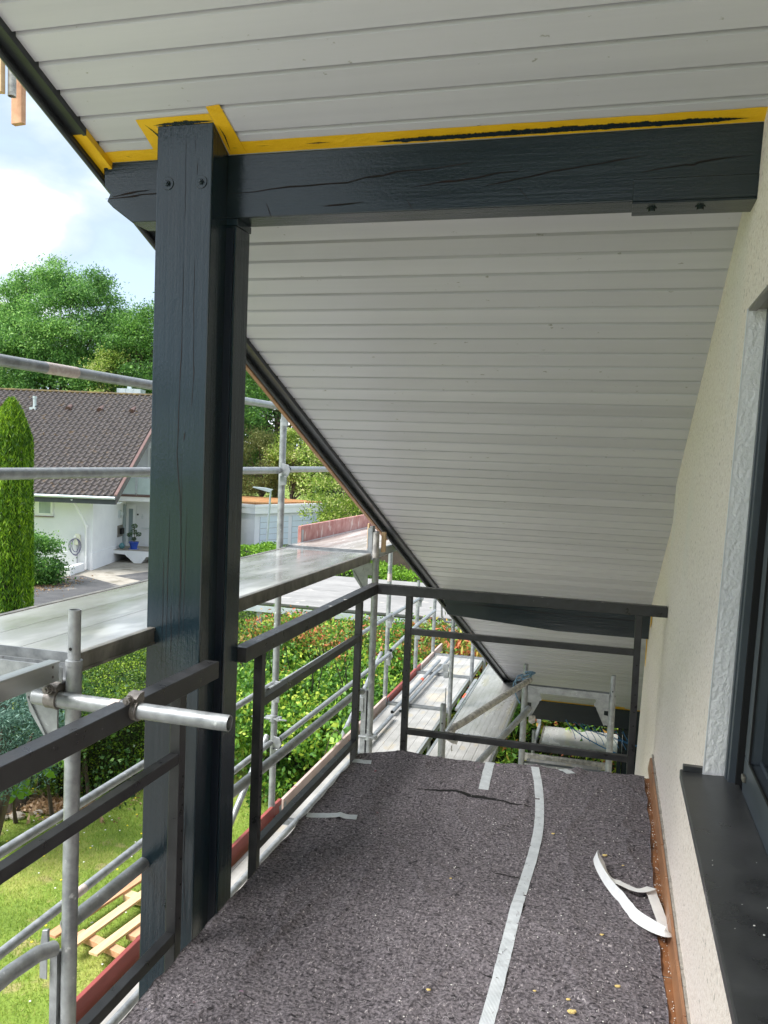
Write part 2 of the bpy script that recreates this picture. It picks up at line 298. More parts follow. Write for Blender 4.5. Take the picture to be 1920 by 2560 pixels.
def centre(o):  # move a single mesh thing's origin to the middle of its base
    me = o.data; n = len(me.vertices); a = np.empty(n*3); me.vertices.foreach_get('co', a); a = a.reshape(-1, 3)
    c = np.array([(a[:, 0].min()+a[:, 0].max())/2, (a[:, 1].min()+a[:, 1].max())/2, a[:, 2].min()]); a -= c
    me.vertices.foreach_set('co', a.ravel()); o.location = c; me.update(); WM[o.name] = Matrix.Translation(Vector(c)); return o
def leaves(name, P, size, m, parent=None, width=.45, up=0., fold=.25, jit=.35, droop=0.):
    """many folded leaf blades at points P (n,3)"""
    P = np.asarray(P, float); n = len(P)
    d = rng.normal(size=(n, 3)); d[:, 2] = d[:, 2]*(1-abs(up))+up*2.2-droop; d /= np.linalg.norm(d, axis=1)[:, None]
    q = rng.normal(size=(n, 3)); s = np.cross(d, q); s /= np.linalg.norm(s, axis=1)[:, None]; nn = np.cross(d, s)
    L = size*(1+jit*rng.uniform(-1, 1, n))[:, None]; W = L*width*.5
    a = P-d*L*.5; b = P+d*L*.5; l = P+s*W-nn*W*fold; r = P-s*W-nn*W*fold
    V = np.stack([a, l, b, r], 1).reshape(-1, 3)
    if parent is not None:
        inv = np.array(WM[parent.name].inverted()); V = V@inv[:3, :3].T+inv[:3, 3]
    me = bpy.data.meshes.new(name); me.vertices.add(4*n); me.vertices.foreach_set('co', V.ravel())
    i = np.arange(n)*4; T = np.stack([i, i+1, i+2, i, i+2, i+3], 1).reshape(-1)
    me.loops.add(6*n); me.loops.foreach_set('vertex_index', T.astype(np.int32)); me.polygons.add(2*n)
    me.polygons.foreach_set('loop_start', (np.arange(2*n)*3).astype(np.int32)); me.polygons.foreach_set('loop_total', np.full(2*n, 3, np.int32))
    me.update(calc_edges=True)
    at = me.attributes.new('v', 'FLOAT', 'FACE'); at.data.foreach_set('value', np.repeat(rng.uniform(0, 1, n), 2).astype(np.float32))
    me.materials.append(M[m] if isinstance(m, str) else m); o = bpy.data.objects.new(name, me); C.objects.link(o)
    if parent is not None: o.parent = parent
    return o
def blob(c, R, n, shell=.5):
    u = rng.normal(size=(n, 3)); u /= np.linalg.norm(u, axis=1)[:, None]; k = rng.uniform(shell, 1, n)**(1/2.)
    return np.array(c)+u*k[:, None]*np.array(R)
def clumps(centres, rad, per, flat=.6):
    out = []
    for c in centres:
        k = rad*rng.uniform(.6, 1.25); out.append(np.array(c)+rng.normal(size=(int(per*rng.uniform(.6, 1.3)), 3))*np.array([k, k, k*flat])*.5)
    return np.concatenate(out)
def branches(mb, base, top, r0, tips, r1=.03):
    base, top = Vector(base), Vector(top); P = []
    for k in range(7):
        t = k/6; p = base.lerp(top, t); P.append(p+Vector((math.sin(t*5+base.x)*.12*t, math.cos(t*4+base.y)*.12*t, 0)))
    mb.tube(P, [r0*(1-.72*k/6)*(1.25 if k == 0 else 1) for k in range(7)], 10)
    for c in tips:
        c = Vector(c); t = min(.92, max(.3, random.uniform(.35, .85))); p = base.lerp(top, t); mid = p.lerp(c, .5)+Vector((0, 0, (c-p).length*.12))
        rr = r0*(1-.72*t)*.45; mb.tube([p, p.lerp(mid, .5)+Vector((random.uniform(-.05, .05),)*3), mid, mid.lerp(c, .6), c], [rr, rr*.8, rr*.6, rr*.4, rr*.15], 6)
# ================================================================ the house this balcony belongs to
TN = math.tan(math.radians(27)); Z0 = 2.87+2.75*TN; CS = math.cos(math.radians(27))
def zs(y): return Z0-TN*y
def xv(y): return -2.253+.115*y
def xw(z): return .31+.03*z
RIDGE, EAVE, HEND = -1.6, 11.2, 7.46
G0 = -2.95
house = thing('house', 'cream rendered house gable with its sloping grey boarded roof overhang and dark timbers', 'house', (2, 2, G0))
# facade wall with the window opening (y .6 to 2.83)
YW0, YW1, ZW0, ZW1, YC = .6, 2.83, .706, 2.215, 5.18
w_ = MB()
def wq(y0, z0a, z0b, y1, z1a, z1b): w_.poly([(xw(z0a), y0, z0a), (xw(z0b), y0, z0b), (xw(z1b), y1, z1b), (xw(z1a), y1, z1a)])
GZ = G0-.3
wq(-4.5, GZ, zs(RIDGE)-TN*(RIDGE+4.5), RIDGE, GZ, zs(RIDGE)+.02); wq(RIDGE, GZ, zs(RIDGE)+.02, YW0, GZ, zs(YW0)+.02)
wq(YW0, GZ, ZW0, YW1, GZ, ZW0); wq(YW0, ZW1, zs(YW0)+.02, YW1, ZW1, zs(YW1)+.02); wq(YW1, GZ, zs(YW1)+.02, YC, GZ, zs(YC)+.02)
def wp(y, z, d): return (xw(z)+d, y, z)
w_.poly([wp(YC, GZ, 0), wp(YC, zs(YC)+.02, 0), wp(YC, zs(YC)+.02, .035), wp(YC, GZ, .035)])
w_.poly([wp(YC, GZ, .035), wp(YC, zs(YC)+.02, .035), wp(HEND, zs(HEND)+.02, .035), wp(HEND, GZ, .035)])
w_.poly([wp(HEND, GZ, .035), wp(HEND, zs(HEND)+.02, .035), (8, HEND, zs(HEND)+.02), (8, HEND, GZ)])
w_.poly([(8, HEND, GZ), (8, HEND, zs(HEND)), (8, RIDGE, zs(RIDGE)), (8, -4.5, zs(RIDGE)-1.4), (8, -4.5, GZ)])
w_.poly([(8, -4.5, GZ), (8, -4.5, zs(RIDGE)-1.4), (xw(0), -4.5, zs(RIDGE)-1.4), (xw(0), -4.5, GZ)])
wall = w_.build('wall', 'plaster', house)
# boarded soffit: real tongue and groove profile
sf = MB(); ys = []; prof_i = []; k0 = int((RIDGE-2.508)/.1003)-1; k = k0
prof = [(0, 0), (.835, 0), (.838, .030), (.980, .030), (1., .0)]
yy = 2.508+.1003*k0
while yy < EAVE-.02:
    for pi_, (a, d) in enumerate(prof[:-1]):
        y = yy+a*.1003
        if RIDGE <= y <= EAVE: prof_i.append(pi_); ys.append((y, d+random.uniform(-.0006, .0006)*(a == 0)))
    yy += .1003
for (y0, d0), (y1, d1) in zip(ys, ys[1:]):
    x1 = .62 if y1 < HEND-.02 else 8
    sf.poly([(xv(y0), y0, zs(y0)+d0), (xv(y1), y1, zs(y1)+d1), (x1, y1, zs(y1)+d1), (x1, y0, zs(y0)+d0)])
soff = sf.build('soffit', 'soffit', house)
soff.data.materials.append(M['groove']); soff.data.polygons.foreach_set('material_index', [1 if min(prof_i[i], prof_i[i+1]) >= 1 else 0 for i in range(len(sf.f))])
va = soff.data.attributes.new('v', 'FLOAT', 'FACE'); rb = random.Random(5); tone = [rb.random() for _ in range(400)]; va.data.foreach_set('value', [tone[i//4] for i in range(len(sf.f))])
rf = MB()
def rslab(y0, y1, z0, z1):
    rf.hexa([(xv(y0)-.01, y0, z0+.03), (8.4, y0, z0+.03), (8.4, y1, z1+.03), (xv(y1)-.01, y1, z1+.03), (xv(y0)-.05, y0, z0+.30), (8.4, y0, z0+.30), (8.4, y1, z1+.30), (xv(y1)-.05, y1, z1+.30)])
rslab(RIDGE, EAVE, zs(RIDGE), zs(EAVE)); rslab(-2.6, RIDGE-.001, zs(RIDGE)-TN*(-RIDGE+2.6)*.5, zs(RIDGE))
roof = rf.build('roof', 'rooftile', house)
fa = MB()
def vbar(y0, y1, a, b, lo, hi):
    fa.hexa([(xv(y0)+b, y0, zs(y0)+lo), (xv(y0)+a, y0, zs(y0)+lo), (xv(y1)+a, y1, zs(y1)+lo), (xv(y1)+b, y1, zs(y1)+lo), (xv(y0)+b, y0, zs(y0)+hi), (xv(y0)+a, y0, zs(y0)+hi), (xv(y1)+a, y1, zs(y1)+hi), (xv(y1)+b, y1, zs(y1)+hi)])
vbar(RIDGE, EAVE, .006, -.008, -.026, .02); vbar(RIDGE, EAVE, -.008, -.052, -.020, .10); vbar(RIDGE, EAVE, -.052, -.068, -.040, .31)
fa.tube([(xv(RIDGE)-.058, RIDGE, zs(RIDGE)-.042), (xv(EAVE)-.058, EAVE, zs(EAVE)-.042)], .012, 8)
vb = fa.build('verge_board', 'fascia', house, smooth=True); vb['label'] = 'anthracite verge moulding along the sloping roof edge'
g = MB(); zz = zs(EAVE)+.10
g.tube([(xv(EAVE)-.06, EAVE+.06, zz), (8.4, EAVE+.06, zz)], .06, 12); g.build('gutter', 'zinc', house, smooth=True)
# purlins with shaped ends, drying cracks and steel brackets
def purlin(y0, zt, zb, x0, lab, cracks, mname='beam', nose=.13):
    b = MB(); y1 = y0+.125
    pr = [(x0, y0, zt), (x0+.012, y0, (zt+zb)/2+.02), (x0+.035, y0, (zt+zb)/2), (x0+.02, y0, (zt+zb)/2-.03), (x0+.045, y0, zb+.06), (x0+nose, y0, zb), (.6, y0, zb), (.6, y0, zt)]
    b.prism(pr[::-1], (0, y1-y0, 0)); o = b.build('purlin', mname, house, bevel=.004, seg=2); o['label'] = lab
    for L in cracks:
        c = MB()
        L = [L[0]]+[((a[0]+b_[0])/2+random.uniform(-.004, .004), (a[1]+b_[1])/2+random.uniform(-.0015, .0015)) if q == 1 else b_ for a, b_ in zip(L, L[1:]) for q in (1, 2)]
        n = len(L); lo = []; hi = []
        for i, (x, z) in enumerate(L):
            t = .0052*(math.sin(math.pi*min(1, (i+.15)/(n-1+.3)))**.6)*random.uniform(.6, 1.2); hi.append((x, y0-.0012, z+t*.6)); lo.append((x, y0-.0012, z-t*.6))
        for i in range(n-1): c.poly([lo[i], lo[i+1], hi[i+1], hi[i]])
        c.build('drying_crack', 'crack', o)
    return o
p1 = purlin(2.88, zs(2.88)-.004, 2.572, -1.955, 'dark painted purlin nearest the camera with long drying cracks', [
    [(-1.91, 2.671), (-1.855, 2.679), (-1.795, 2.687), (-1.751, 2.69)], [(-1.94, 2.664), (-1.834, 2.668), (-1.785, 2.674), (-1.66, 2.677)],
    [(-1.42, 2.66), (-1.318, 2.663), (-1.183, 2.675), (-1.05, 2.678), (-.963, 2.679), (-.896, 2.694), (-.829, 2.697), (-.779, 2.708), (-.697, 2.709), (-.608, 2.716), (-.512, 2.725)],
    [(-.735, 2.651), (-.662, 2.659), (-.621, 2.665), (-.573, 2.665), (-.502, 2.672), (-.424, 2.686), (-.362, 2.688), (-.347, 2.705)],
    [(-.469, 2.646), (-.406, 2.655), (-.33, 2.666), (-.254, 2.681), (-.128, 2.695), (-.048, 2.705), (.056, 2.718)],
    [(.034, 2.663), (.118, 2.675), (.167, 2.681), (.195, 2.678), (.209, 2.686), (.29, 2.695), (.368, 2.701)],
    [(-1.271, 2.618), (-1.251, 2.572)], [(-.359, 2.633), (-.322, 2.59)], [(-.742, 2.608), (-.719, 2.574)], [(-1.05, 2.60), (-.99, 2.603), (-.9, 2.61)]])
b = MB(); b.box((.012, 2.872, 2.566), (.44, 2.8795, 2.640)); b.box((.012, 2.872, 2.562), (.44, 3.01, 2.5715)); br = b.build('bracket', 'beam', house, bevel=.0015)
for x in (.075, .225): b = MB(); b.tube([(x, 2.93, 2.552), (x, 2.93, 2.562)], .011, 6); b.tube([(x, 2.93, 2.559), (x, 2.93, 2.5625)], .016, 12); b.build('bolt', 'beam', br)
purlin(7.2, zs(7.2)-.004, .315, -1.385, 'dark painted purlin seen under the far top rail', [[(-1.374, .47), (-1.039, .482), (-.733, .472), (-.548, .462), (-.278, .466)], [(-.302, .452), (-.087, .462), (.341, .458)], [(-.08, .53), (-.12, .47)]], nose=1.0)
purlin(11.06, zs(11.06)-.004, -1.62, -.99, 'lowest dark painted purlin above the blue net', [])
# double post: front plank bolted to the purlin, rear plank under it
b = MB(); b.hexa([(-1.645, 2.75, G0+.1), (-1.425, 2.75, G0+.1), (-1.425, 2.8795, G0+.1), (-1.645, 2.8795, G0+.1), (-1.645, 2.75, zs(2.75)-.001), (-1.425, 2.75, zs(2.75)-.001), (-1.425, 2.8795, zs(2.8795)-.001), (-1.645, 2.8795, zs(2.8795)-.001)])

post = b.build('post', 'post', house, bevel=.004, seg=2); post['label'] = 'glossy anthracite front plank of the double timber post'
for x, z in ((-1.598, 2.664), (-1.466, 2.664), (-1.535, .0)):
    b = MB(); b.tube([(x, 2.7505, z), (x, 2.7465, z)], .023, 20); b.tube([(x, 2.7466, z), (x, 2.738, z)], .0105, 6); b.tube([(x, 2.739, z), (x, 2.733, z)], .006, 8); b.build('bolt', 'post', post, bevel=.0008)
def vcrack(L, y, wd=.0014):
    n = len(L)
    L2 = []
    for (a, b_) in zip(L, L[1:]):
        m_n = max(2, int(abs(a[1]-b_[1])/.04))
        for i in range(m_n): t = i/m_n; L2.append((a[0]+(b_[0]-a[0])*t+random.uniform(-.0012, .0012), a[1]+(b_[1]-a[1])*t))
    L2.append(L[-1]); n = len(L2); ww = [wd*math.sin(math.pi*(i+.2)/(n-.6))**.5*random.uniform(.4, 1.3) if 0 < i < n-1 else 0 for i in range(n)]
    c = MB()
    for i in range(n-1):
        (x0, z0), (x1, z1) = L2[i], L2[i+1]; c.poly([(x0-ww[i], y, z0), (x0+ww[i], y, z0), (x1+ww[i+1], y, z1), (x1-ww[i+1], y, z1)])
    c.build('drying_crack', 'crack', post)
for L, q in (([(-1.531, 2.836), (-1.527, 2.694), (-1.528, 2.527)], .0008), ([(-1.494, 2.834), (-1.491, 2.752)], .0008), ([(-1.481, 2.745), (-1.483, 2.682)], .0025), ([(-1.483, 2.405), (-1.485, 2.25), (-1.477, 1.993), (-1.481, 1.86)], .0014),
             ([(-1.528, 2.392), (-1.527, 2.108), (-1.531, 1.95), (-1.535, 1.7), (-1.52, 1.544), (-1.507, 1.3), (-1.507, 1.013)], .0013), ([(-1.561, 1.5), (-1.561, 1.321), (-1.562, .963)], .001),
             ([(-1.515, 1.72), (-1.51, 1.2), (-1.517, .9)], .001), ([(-1.49, 1.52), (-1.494, 1.02)], .0009), ([(-1.58, 1.35), (-1.578, .9)], .0008), ([(-1.50, .79), (-1.505, .70)], .003), ([(-1.46, .42), (-1.468, .20), (-1.455, -.05)], .0012), ([(-1.50, .38), (-1.498, .05)], .001), ([(-1.545, 1.15), (-1.54, .93)], .0012), ([(-1.505, 1.78), (-1.51, 1.74)], .003)):
    vcrack(L, 2.7492, q)
b = MB(); b.box((-1.62, 2.8805, G0+.1), (-1.388, 3.0, 2.545)); rp = b.build('rear_post', 'post', house, bevel=.003); rp['label'] = 'narrow dark rear plank of the double post'
b = MB(); b.box((-1.425, 2.874, G0+.3), (-1.396, 2.8804, 2.535)); b.build('navy_strip', 'navy', rp)  # separate navy strip, darker than the planks around it
b = MB(); b.box((-1.62, 2.8805, 2.5455), (-1.384, 3.004, 2.571)); b.build('cap_block', 'post', rp, bevel=.002)
b = MB(); b.box((.30, 11.062, G0+.1), (.62, 11.18, -1.62)); b.box((.24, 11.03, G0+.1), (.295, 11.15, -1.62)); o = b.build('post', 'beam', house, bevel=.004); o['label'] = 'dark corner post under the lowest purlin'
# window: reveal, frame, shutter rail, sash, pane, sill
win = MB()
yR = YW1-.0005
def shear(x, y, z): return Vector((x+.024*(z-.78), y, z))
rv = MB(); n = 60
rng2 = random.Random(3)
P = [[None]*7 for _ in range(n+1)]
for i in range(n+1):
    z = ZW0-.005+(ZW1-ZW0+.003)*i/n
    for j in range(7):
        d = .064*j/6; P[i][j] = (xw(z)-.0015+d, yR-.004-(0 if j in (0, 6) else .002*rng2.random()), z)
for i in range(n):
    for j in range(6): rv.poly([P[i][j], P[i][j+1], P[i+1][j+1], P[i+1][j]])
window = MB(shear).box((xw(.8)+.06, YW1-.03, ZW0-.02), (xw(.8)+.082, YW1+.02, ZW1+.05)).box((xw(.8)+.06, .55, ZW1-.02), (xw(.8)+.12, YW1-.03, ZW1+.05)).build('window', 'frame', house, bevel=.002)
rv.build('reveal', 'reveal', window)
MB().hexa([(xw(ZW0)-.0035, YW1-.006, ZW0), (xw(ZW0)-.0005, YW1-.006, ZW0), (xw(ZW0)-.0005, YW1+.002, ZW0), (xw(ZW0)-.0035, YW1+.002, ZW0), (xw(ZW1)-.0035, YW1-.006, ZW1), (xw(ZW1)-.0005, YW1-.006, ZW1), (xw(ZW1)-.0005, YW1+.002, ZW1), (xw(ZW1)-.0035, YW1+.002, ZW1)]).build('corner_bead', 'whitetrim', window)
xs = xw(.8)+.085
MB(shear).box((xs, YW1-.075, ZW0-.02), (xs+.03, YW1-.028, ZW1+.05)).build('seal', 'seal', window)
MB(shear).box((xs-.02, YW1-.06, ZW0-.01), (xs+.006, YW1-.03, ZW1)).build('jamb_profile', 'frame', window, bevel=.0015)
s = MB(shear); s.box((xs+.012, YW0, ZW0), (xs+.075, YW1-.115, .848)); s.box((xs+.012, YW1-.20, .848), (xs+.075, YW1-.115, ZW1)); s.box((xs+.012, YW0, ZW1-.09), (xs+.075, YW1-.20, ZW1)); s.box((xs+.04, YW0, .848), (xs+.075, YW1-.2, .862))
sash = s.build('sash', 'frame', window, bevel=.004, seg=2)
MB().box((xs+.003, 2.655, .782), (xs+.0125, 2.69, .800)).build('drain_cap', 'guide', sash, bevel=.002)
MB(shear).box((xs+.045, YW0, .855), (xs+.055, YW1-.195, ZW1-.085)).build('pane', 'glass', sash)
MB(shear).box((xs+.010, YW1-.203, .848), (xs+.016, YW1-.196, ZW1-.09)).box((xs+.010, YW0, .848), (xs+.016, YW1-.2, .855)).build('gasket', 'seal', sash)
l = MB(); l.box((xw(2.2)-.002, YW0, ZW1+.001), (xw(2.2)+.022, YW1-.03, ZW1-.012)); l.box((xw(2.2)+.026, YW0, ZW1+.001), (xw(2.2)+.075, YW1-.03, ZW1-.006)); l.build('shutter_rail', 'guide', window, bevel=.0015)
s = MB(); s.hexa([(.262, YW0-.1, .700), (xs+.012, YW0-.1, .705), (xs+.012, YW1+.03, .705), (.262, YW1+.03, .700), (.262, YW0-.1, .732), (xs+.012, YW0-.1, .740), (xs+.012, YW1+.03, .740), (.262, YW1+.03, .732)])
sill = s.build('sill', 'sill', house, bevel=.004, seg=2); sill['label'] = 'dark slate window sill with dust and crumbs'
MB().box((.270, YW1+.005, .733), (xw(.74)+.0, YW1+.029, .752)).build('end_cap', 'sill', sill, bevel=.002)
s = MB()
for i in range(12):
    x = random.uniform(.285, xs-.01); y = random.uniform(1.2, 2.75); r = random.choice([.0010, .0012, .0022]); s.sphere((x, y, .7385+r*.5), r, 6, 4, (1.2, .9, .6))
s.build('dust_specks', 'white', sill)['kind'] = 'stuff'
MB().box((.62, -.5, .1), (2.6, YW1+.4, 2.6)).build('room', 'interior', house)
# wooden lath fixed outside the verge
b = MB()
def vb2(y0, y1, a, b_, lo, hi):
    return [(xv(y0)+b_, y0, zs(y0)+lo), (xv(y0)+a, y0, zs(y0)+lo), (xv(y1)+a, y1, zs(y1)+lo), (xv(y1)+b_, y1, zs(y1)+lo), (xv(y0)+b_, y0, zs(y0)+hi), (xv(y0)+a, y0, zs(y0)+hi), (xv(y1)+a, y1, zs(y1)+hi), (xv(y1)+b_, y1, zs(y1)+hi)]
b.hexa(vb2(3.7, 6.12, -.073, -.098, -.054, .04)); o = b.build('lath', 'woodwarm', bevel=.003)
tag(centre(o), 'brown wooden lath fixed along the outer side of the sloping verge', 'lath')

# ================================================================ balcony floor
bal = thing('balcony', 'balcony slab with terracotta edge tiles under the grey felt', 'balcony', (-.5, 2, -.2))
MB().box((-1.31, -1.6, -.19), (xw(0)-.002, 4.62, -.004)).build('slab', 'concrete', bal, bevel=.004)
b = MB(); y = -1.6; i = 0
while y < 4.70:
    b.box((.20, y+.004, -.003), (xw(0)-.012, min(y+.245, 4.79), .0015)); y += .25
tl = b.build('floor_tiles', 'tile', bal, bevel=.0015)
MB().box((.198, -1.6, -.19), (xw(0)-.012, 4.79, -.0032)).build('mortar_bed', 'mortar', bal)
b = MB(); y = -1.6; i = 0
while y < 4.92:
    y2 = min(y+.30, 4.955); t = random.uniform(-.004, .003); b.hexa([(xw(0)-.030+t, y+.002, -.002), (xw(0)-.018+t, y+.002, -.002), (xw(0)-.018+t*.3, y2-.002, -.002), (xw(0)-.030+t*.3, y2-.002, -.002), (xw(0)-.020, y+.002, .066+t), (xw(0)-.009, y+.002, .066+t), (xw(0)-.009, y2-.002, .066), (xw(0)-.020, y2-.002, .066)]); y = y2
b.build('skirting', 'skirt', bal, bevel=.0015)
b = MB(); y = -1.6
while y < 4.95: b.box((xw(0)-.008, y, -.002), (xw(0)+.002, y+.05, .062+random.uniform(0, .010))); y += .05
b.build('mortar_joint', 'mortar', bal)
b = MB()
for i in range(420):
    y = random.uniform(.9, 4.8); x = random.choice([random.uniform(.245, .30), xw(0)-.034+random.uniform(-.01, .01)]); r = random.choice([.0012, .0016, .002, .0028]); b.sphere((x, y, .003+r*.4), r, 5, 4, (1.2, 1, .7))
tag(b.build('plaster_crumbs', 'white'), 'white plaster crumbs scattered in the brown gap beside the felt', 'crumbs', kind='stuff')

# ================================================================ railings
def hole_row(c, pts, ax):
    for p in pts:
        p = Vector(p); MB().tube([p, p+Vector(ax)*.0016], .0042, 10).build('drill_hole', 'hole', c)
rn = thing('balcony_railing', 'near section of the dark metal balcony railing ending at the double post', 'railing', (-1.38, 1.5, -.16), group='dark metal balcony railings')
MB().box((-1.408, -1.6, .884), (-1.352, 2.765, .946)).build('top_rail', 'rail', rn, bevel=.002)
MB().box((-1.397, -1.6, .650), (-1.362, 2.500, .686)).build('mid_rail', 'rail', rn, bevel=.0015)
MB().box((-1.397, -1.6, .022), (-1.362, 2.500, .060)).build('bottom_rail', 'rail', rn, bevel=.0015)
for y in (.55, 2.50):
    o = MB().box((-1.398, y, -.16), (-1.360, y+.042, .884)).build('post', 'rail', rn, bevel=.0015)
    hole_row(o, [(-1.360, y+.028, z) for z in (.60, .50, .41, .31, .22, .10)], (1, 0, 0))
ff = thing('balcony_railing', 'far L-shaped section of the dark metal railing round the balcony corner', 'railing', (-.6, 4.5, -.16), group='dark metal balcony railings')
b = MB(); YF = 4.905
zt, zb_ = .946, .886
pl = [(-1.408, 3.0), (-1.352, 3.0), (-1.352, YF), (.335, YF), (.335, YF+.052), (-1.408, YF+.052)]
b.prism([(x, y, zb_) for x, y in pl], (0, 0, zt-zb_)); b.build('top_rail', 'rail', ff, bevel=.002)
MB().box((-1.397, 3.217, .652), (-1.362, 4.60, .688)).build('mid_rail', 'rail', ff, bevel=.0015)
MB().box((-1.397, 3.217, .034), (-1.362, 4.60, .070)).build('bottom_rail', 'rail', ff, bevel=.0015)
MB().box((-1.136, YF+.008, .652), (.165, YF+.040, .688)).build('mid_rail', 'rail', ff, bevel=.0015)
MB().box((-1.136, YF+.008, .034), (.165, YF+.040, .070)).build('bottom_rail', 'rail', ff, bevel=.0015)
for x0, y0 in ((-1.398, 3.18), (-1.398, 4.60), (-1.174, YF+.006), (.165, YF+.006)):
    o = MB().box((x0, y0, -.25), (x0+.038, y0+.037, .886)).build('post', 'rail', ff, bevel=.0015)
    if y0 > 4.8: hole_row(o, [(x0+.022, y0, z) for z in (.60, .50, .43, .33, .25, .14)], (0, -1, 0))
    else: hole_row(o, [(x0+.038, y0+.02, z) for z in (.58, .47, .36, .27, .18)], (1, 0, 0))
b = MB()
for x, y, a in ((-1.36, 4.28, .012), (-1.365, 4.05, .01), (-.75, YF+.004, .008), (-.36, YF+.003, .010), (-.02, YF+.002, .008), (-1.39, 3.02, .010)):
    b.poly([(x-a, y-a*.4, .9463), (x+a*.3, y-a*.6, .9463), (x+a, y+a*.3, .9463), (x-a*.2, y+a*.4, .9463)])
b.build('paint_chips', 'white', ff)

# ================================================================ felt covering and what lies on it
def fbm(x, y, s, o=3): return noise.fractal(Vector((x*s, y*s, 3.7)), .9, 2.1, o)
farL = [(-1.40, 4.50), (-1.335, 4.551), (-1.187, 4.637), (-.943, 4.655), (-.384, 4.71), (.265, 4.80)]
def yfar(x):
    for (a, b_), (c_, d_) in zip(farL, farL[1:]):
        if a <= x <= c_: return b_+(d_-b_)*(x-a)/(c_-a)
    return farL[-1][1]
def fz(x, y):
    z = .007+.0035*fbm(x, y, 2.2)+.0028*fbm(x+9, y, 9, 3)+.0016*fbm(x, y+4, 40, 3)
    d = yfar(max(-1.39, min(.264, x)))-y
    z += .016*math.exp(-((x+1.05)/.16)**2-(d/.10)**2)+.010*math.exp(-((x+.33)/.05)**2-(d/.16)**2)+.008*math.exp(-((x+.10+.3*d)/.035)**2-(d/.35)**2)
    z += .009*math.exp(-((y-4.185+.05*(x+.6)**2)/.02)**2)*(1 if -.92 < x < -.25 else 0)*math.sin(math.pi*max(0, min(1, (x+.92)/.67)))
    z += .012*math.exp(-(((x+1.09)-.16*(y-2.5))/.018)**2)*math.exp(-((y-2.75)/.35)**4)
    for sx, sy, k_, am in ((1.3, 3.2, 4.4, .007), (3.6, 1.5, 8.1, .008), (6, 5, 1.2, .004)):
        q = 1-abs(noise.noise(Vector((x*sx+.35*y, y*sy-.4*x, k_))))*2.6; z += am*max(0, q)**5
    return z
nx, ny = 170, 520; V = []; F = []
for j in range(ny+1):
    t = j/ny
    for i in range(nx+1):
        s_ = i/nx; y = .7; xl = -1.322+.006*fbm(0, t*6, 3); xr = .254+.010*fbm(4, t*6, 2.4)
        yfr = yfar(-1.335+s_*1.6)+.008*fbm(s_*6, 8, 2.5)
        y = .9+(yfr-.9)*t; x = xl+(xr-xl)*s_-(.0 if t < .97 else 0)
        V.append((x, y, fz(x, y)))
for j in range(ny):
    for i in range(nx): a = j*(nx+1)+i; F.append((a, a+1, a+nx+2, a+nx+1))
b0 = len(V)   # hanging rim so the felt has an edge
rim = [i for i in range(nx+1)][::-1]+[j*(nx+1) for j in range(1, ny+1)]+[ny*(nx+1)+i for i in range(1, nx+1)]+[j*(nx+1)+nx for j in range(ny)][::-1]
for k in rim: x, y, z = V[k]; V.append((x, y, -.0035))
for q in range(len(rim)-1): F.append((rim[q], b0+q, b0+q+1, rim[q+1]))
felt = thing('protective_felt', 'grey recycled painters felt laid over the balcony floor', 'felt mat', (-.5, 2.7, 0))
fm = mesh_obj('sheet', V, F, 'felt', felt); fm.data.shade_smooth()
fb = []; 
n = 9000; xs_ = rng.uniform(-1.31, .25, n); t_ = rng.uniform(0, 1, n)**1.0; ysr = 1.9+2.75*t_
FV = []; FF = []; vals = []
for x, y in zip(xs_, ysr):
    if y > yfar(x)-.01: continue
    a = random.uniform(0, 6.28); L = random.uniform(.005, .028); wd = random.uniform(.0003, .0007); cv = random.uniform(-2.6, 2.6); base = len(FV); px, py = x, y; z = .0025
    z0 = fz(x, y)
    for s_ in range(5):
        tx, ty = math.cos(a), math.sin(a); FV += [(px-ty*wd, py+tx*wd, z0+.001+.002*math.sin(s_*.8)), (px+ty*wd, py-tx*wd, z0+.0012+.002*math.sin(s_*.8))]
        px += tx*L/4; py += ty*L/4; a += cv/4
    q = random.random()
    for s_ in range(4): FF.append((base+2*s_, base+2*s_+1, base+2*s_+3, base+2*s_+2)); vals.append(q)
fo = mesh_obj('loose_fibres', FV, FF, 'fibre', felt); at_ = fo.data.attributes.new('v', 'FLOAT', 'FACE'); at_.data.foreach_set('value', vals); fo['kind'] = 'stuff'
# tears
def tear(L, wmax):
    up = []; dn = []; n = len(L)
    for i, (x, y) in enumerate(L):
        t = wmax*math.sin(math.pi*i/(n-1))**.7*random.uniform(.7, 1.2) if 0 < i < n-1 else 0; up.append((x, y+t, fz(x, y+t)+.0025)); dn.append((x, y-t, fz(x, y-t)+.0022))
    c = MB()
    for i in range(n-1): c.poly([dn[i], dn[i+1], up[i+1], up[i]])
    c.build('tear', 'hole', felt)
def dens(L, k=6):
    o = []
    for (a, b_), (c_, d_) in zip(L, L[1:]):
        for i in range(k): t = i/k; o.append((a+(c_-a)*t, b_+(d_-b_)*t+random.uniform(-.003, .003)))
    return o+[L[-1]]
tear(dens([(-.897, 4.164), (-.80, 4.170), (-.692, 4.180), (-.60, 4.165), (-.491, 4.165), (-.40, 4.140), (-.275, 4.146)]), .010)
tear(dens([(-.399, 3.405), (-.33, 3.398), (-.268, 3.395)], 5), .004); tear(dens([(-.34, 2.70), (-.30, 2.69), (-.27, 2.685)], 3), .003)
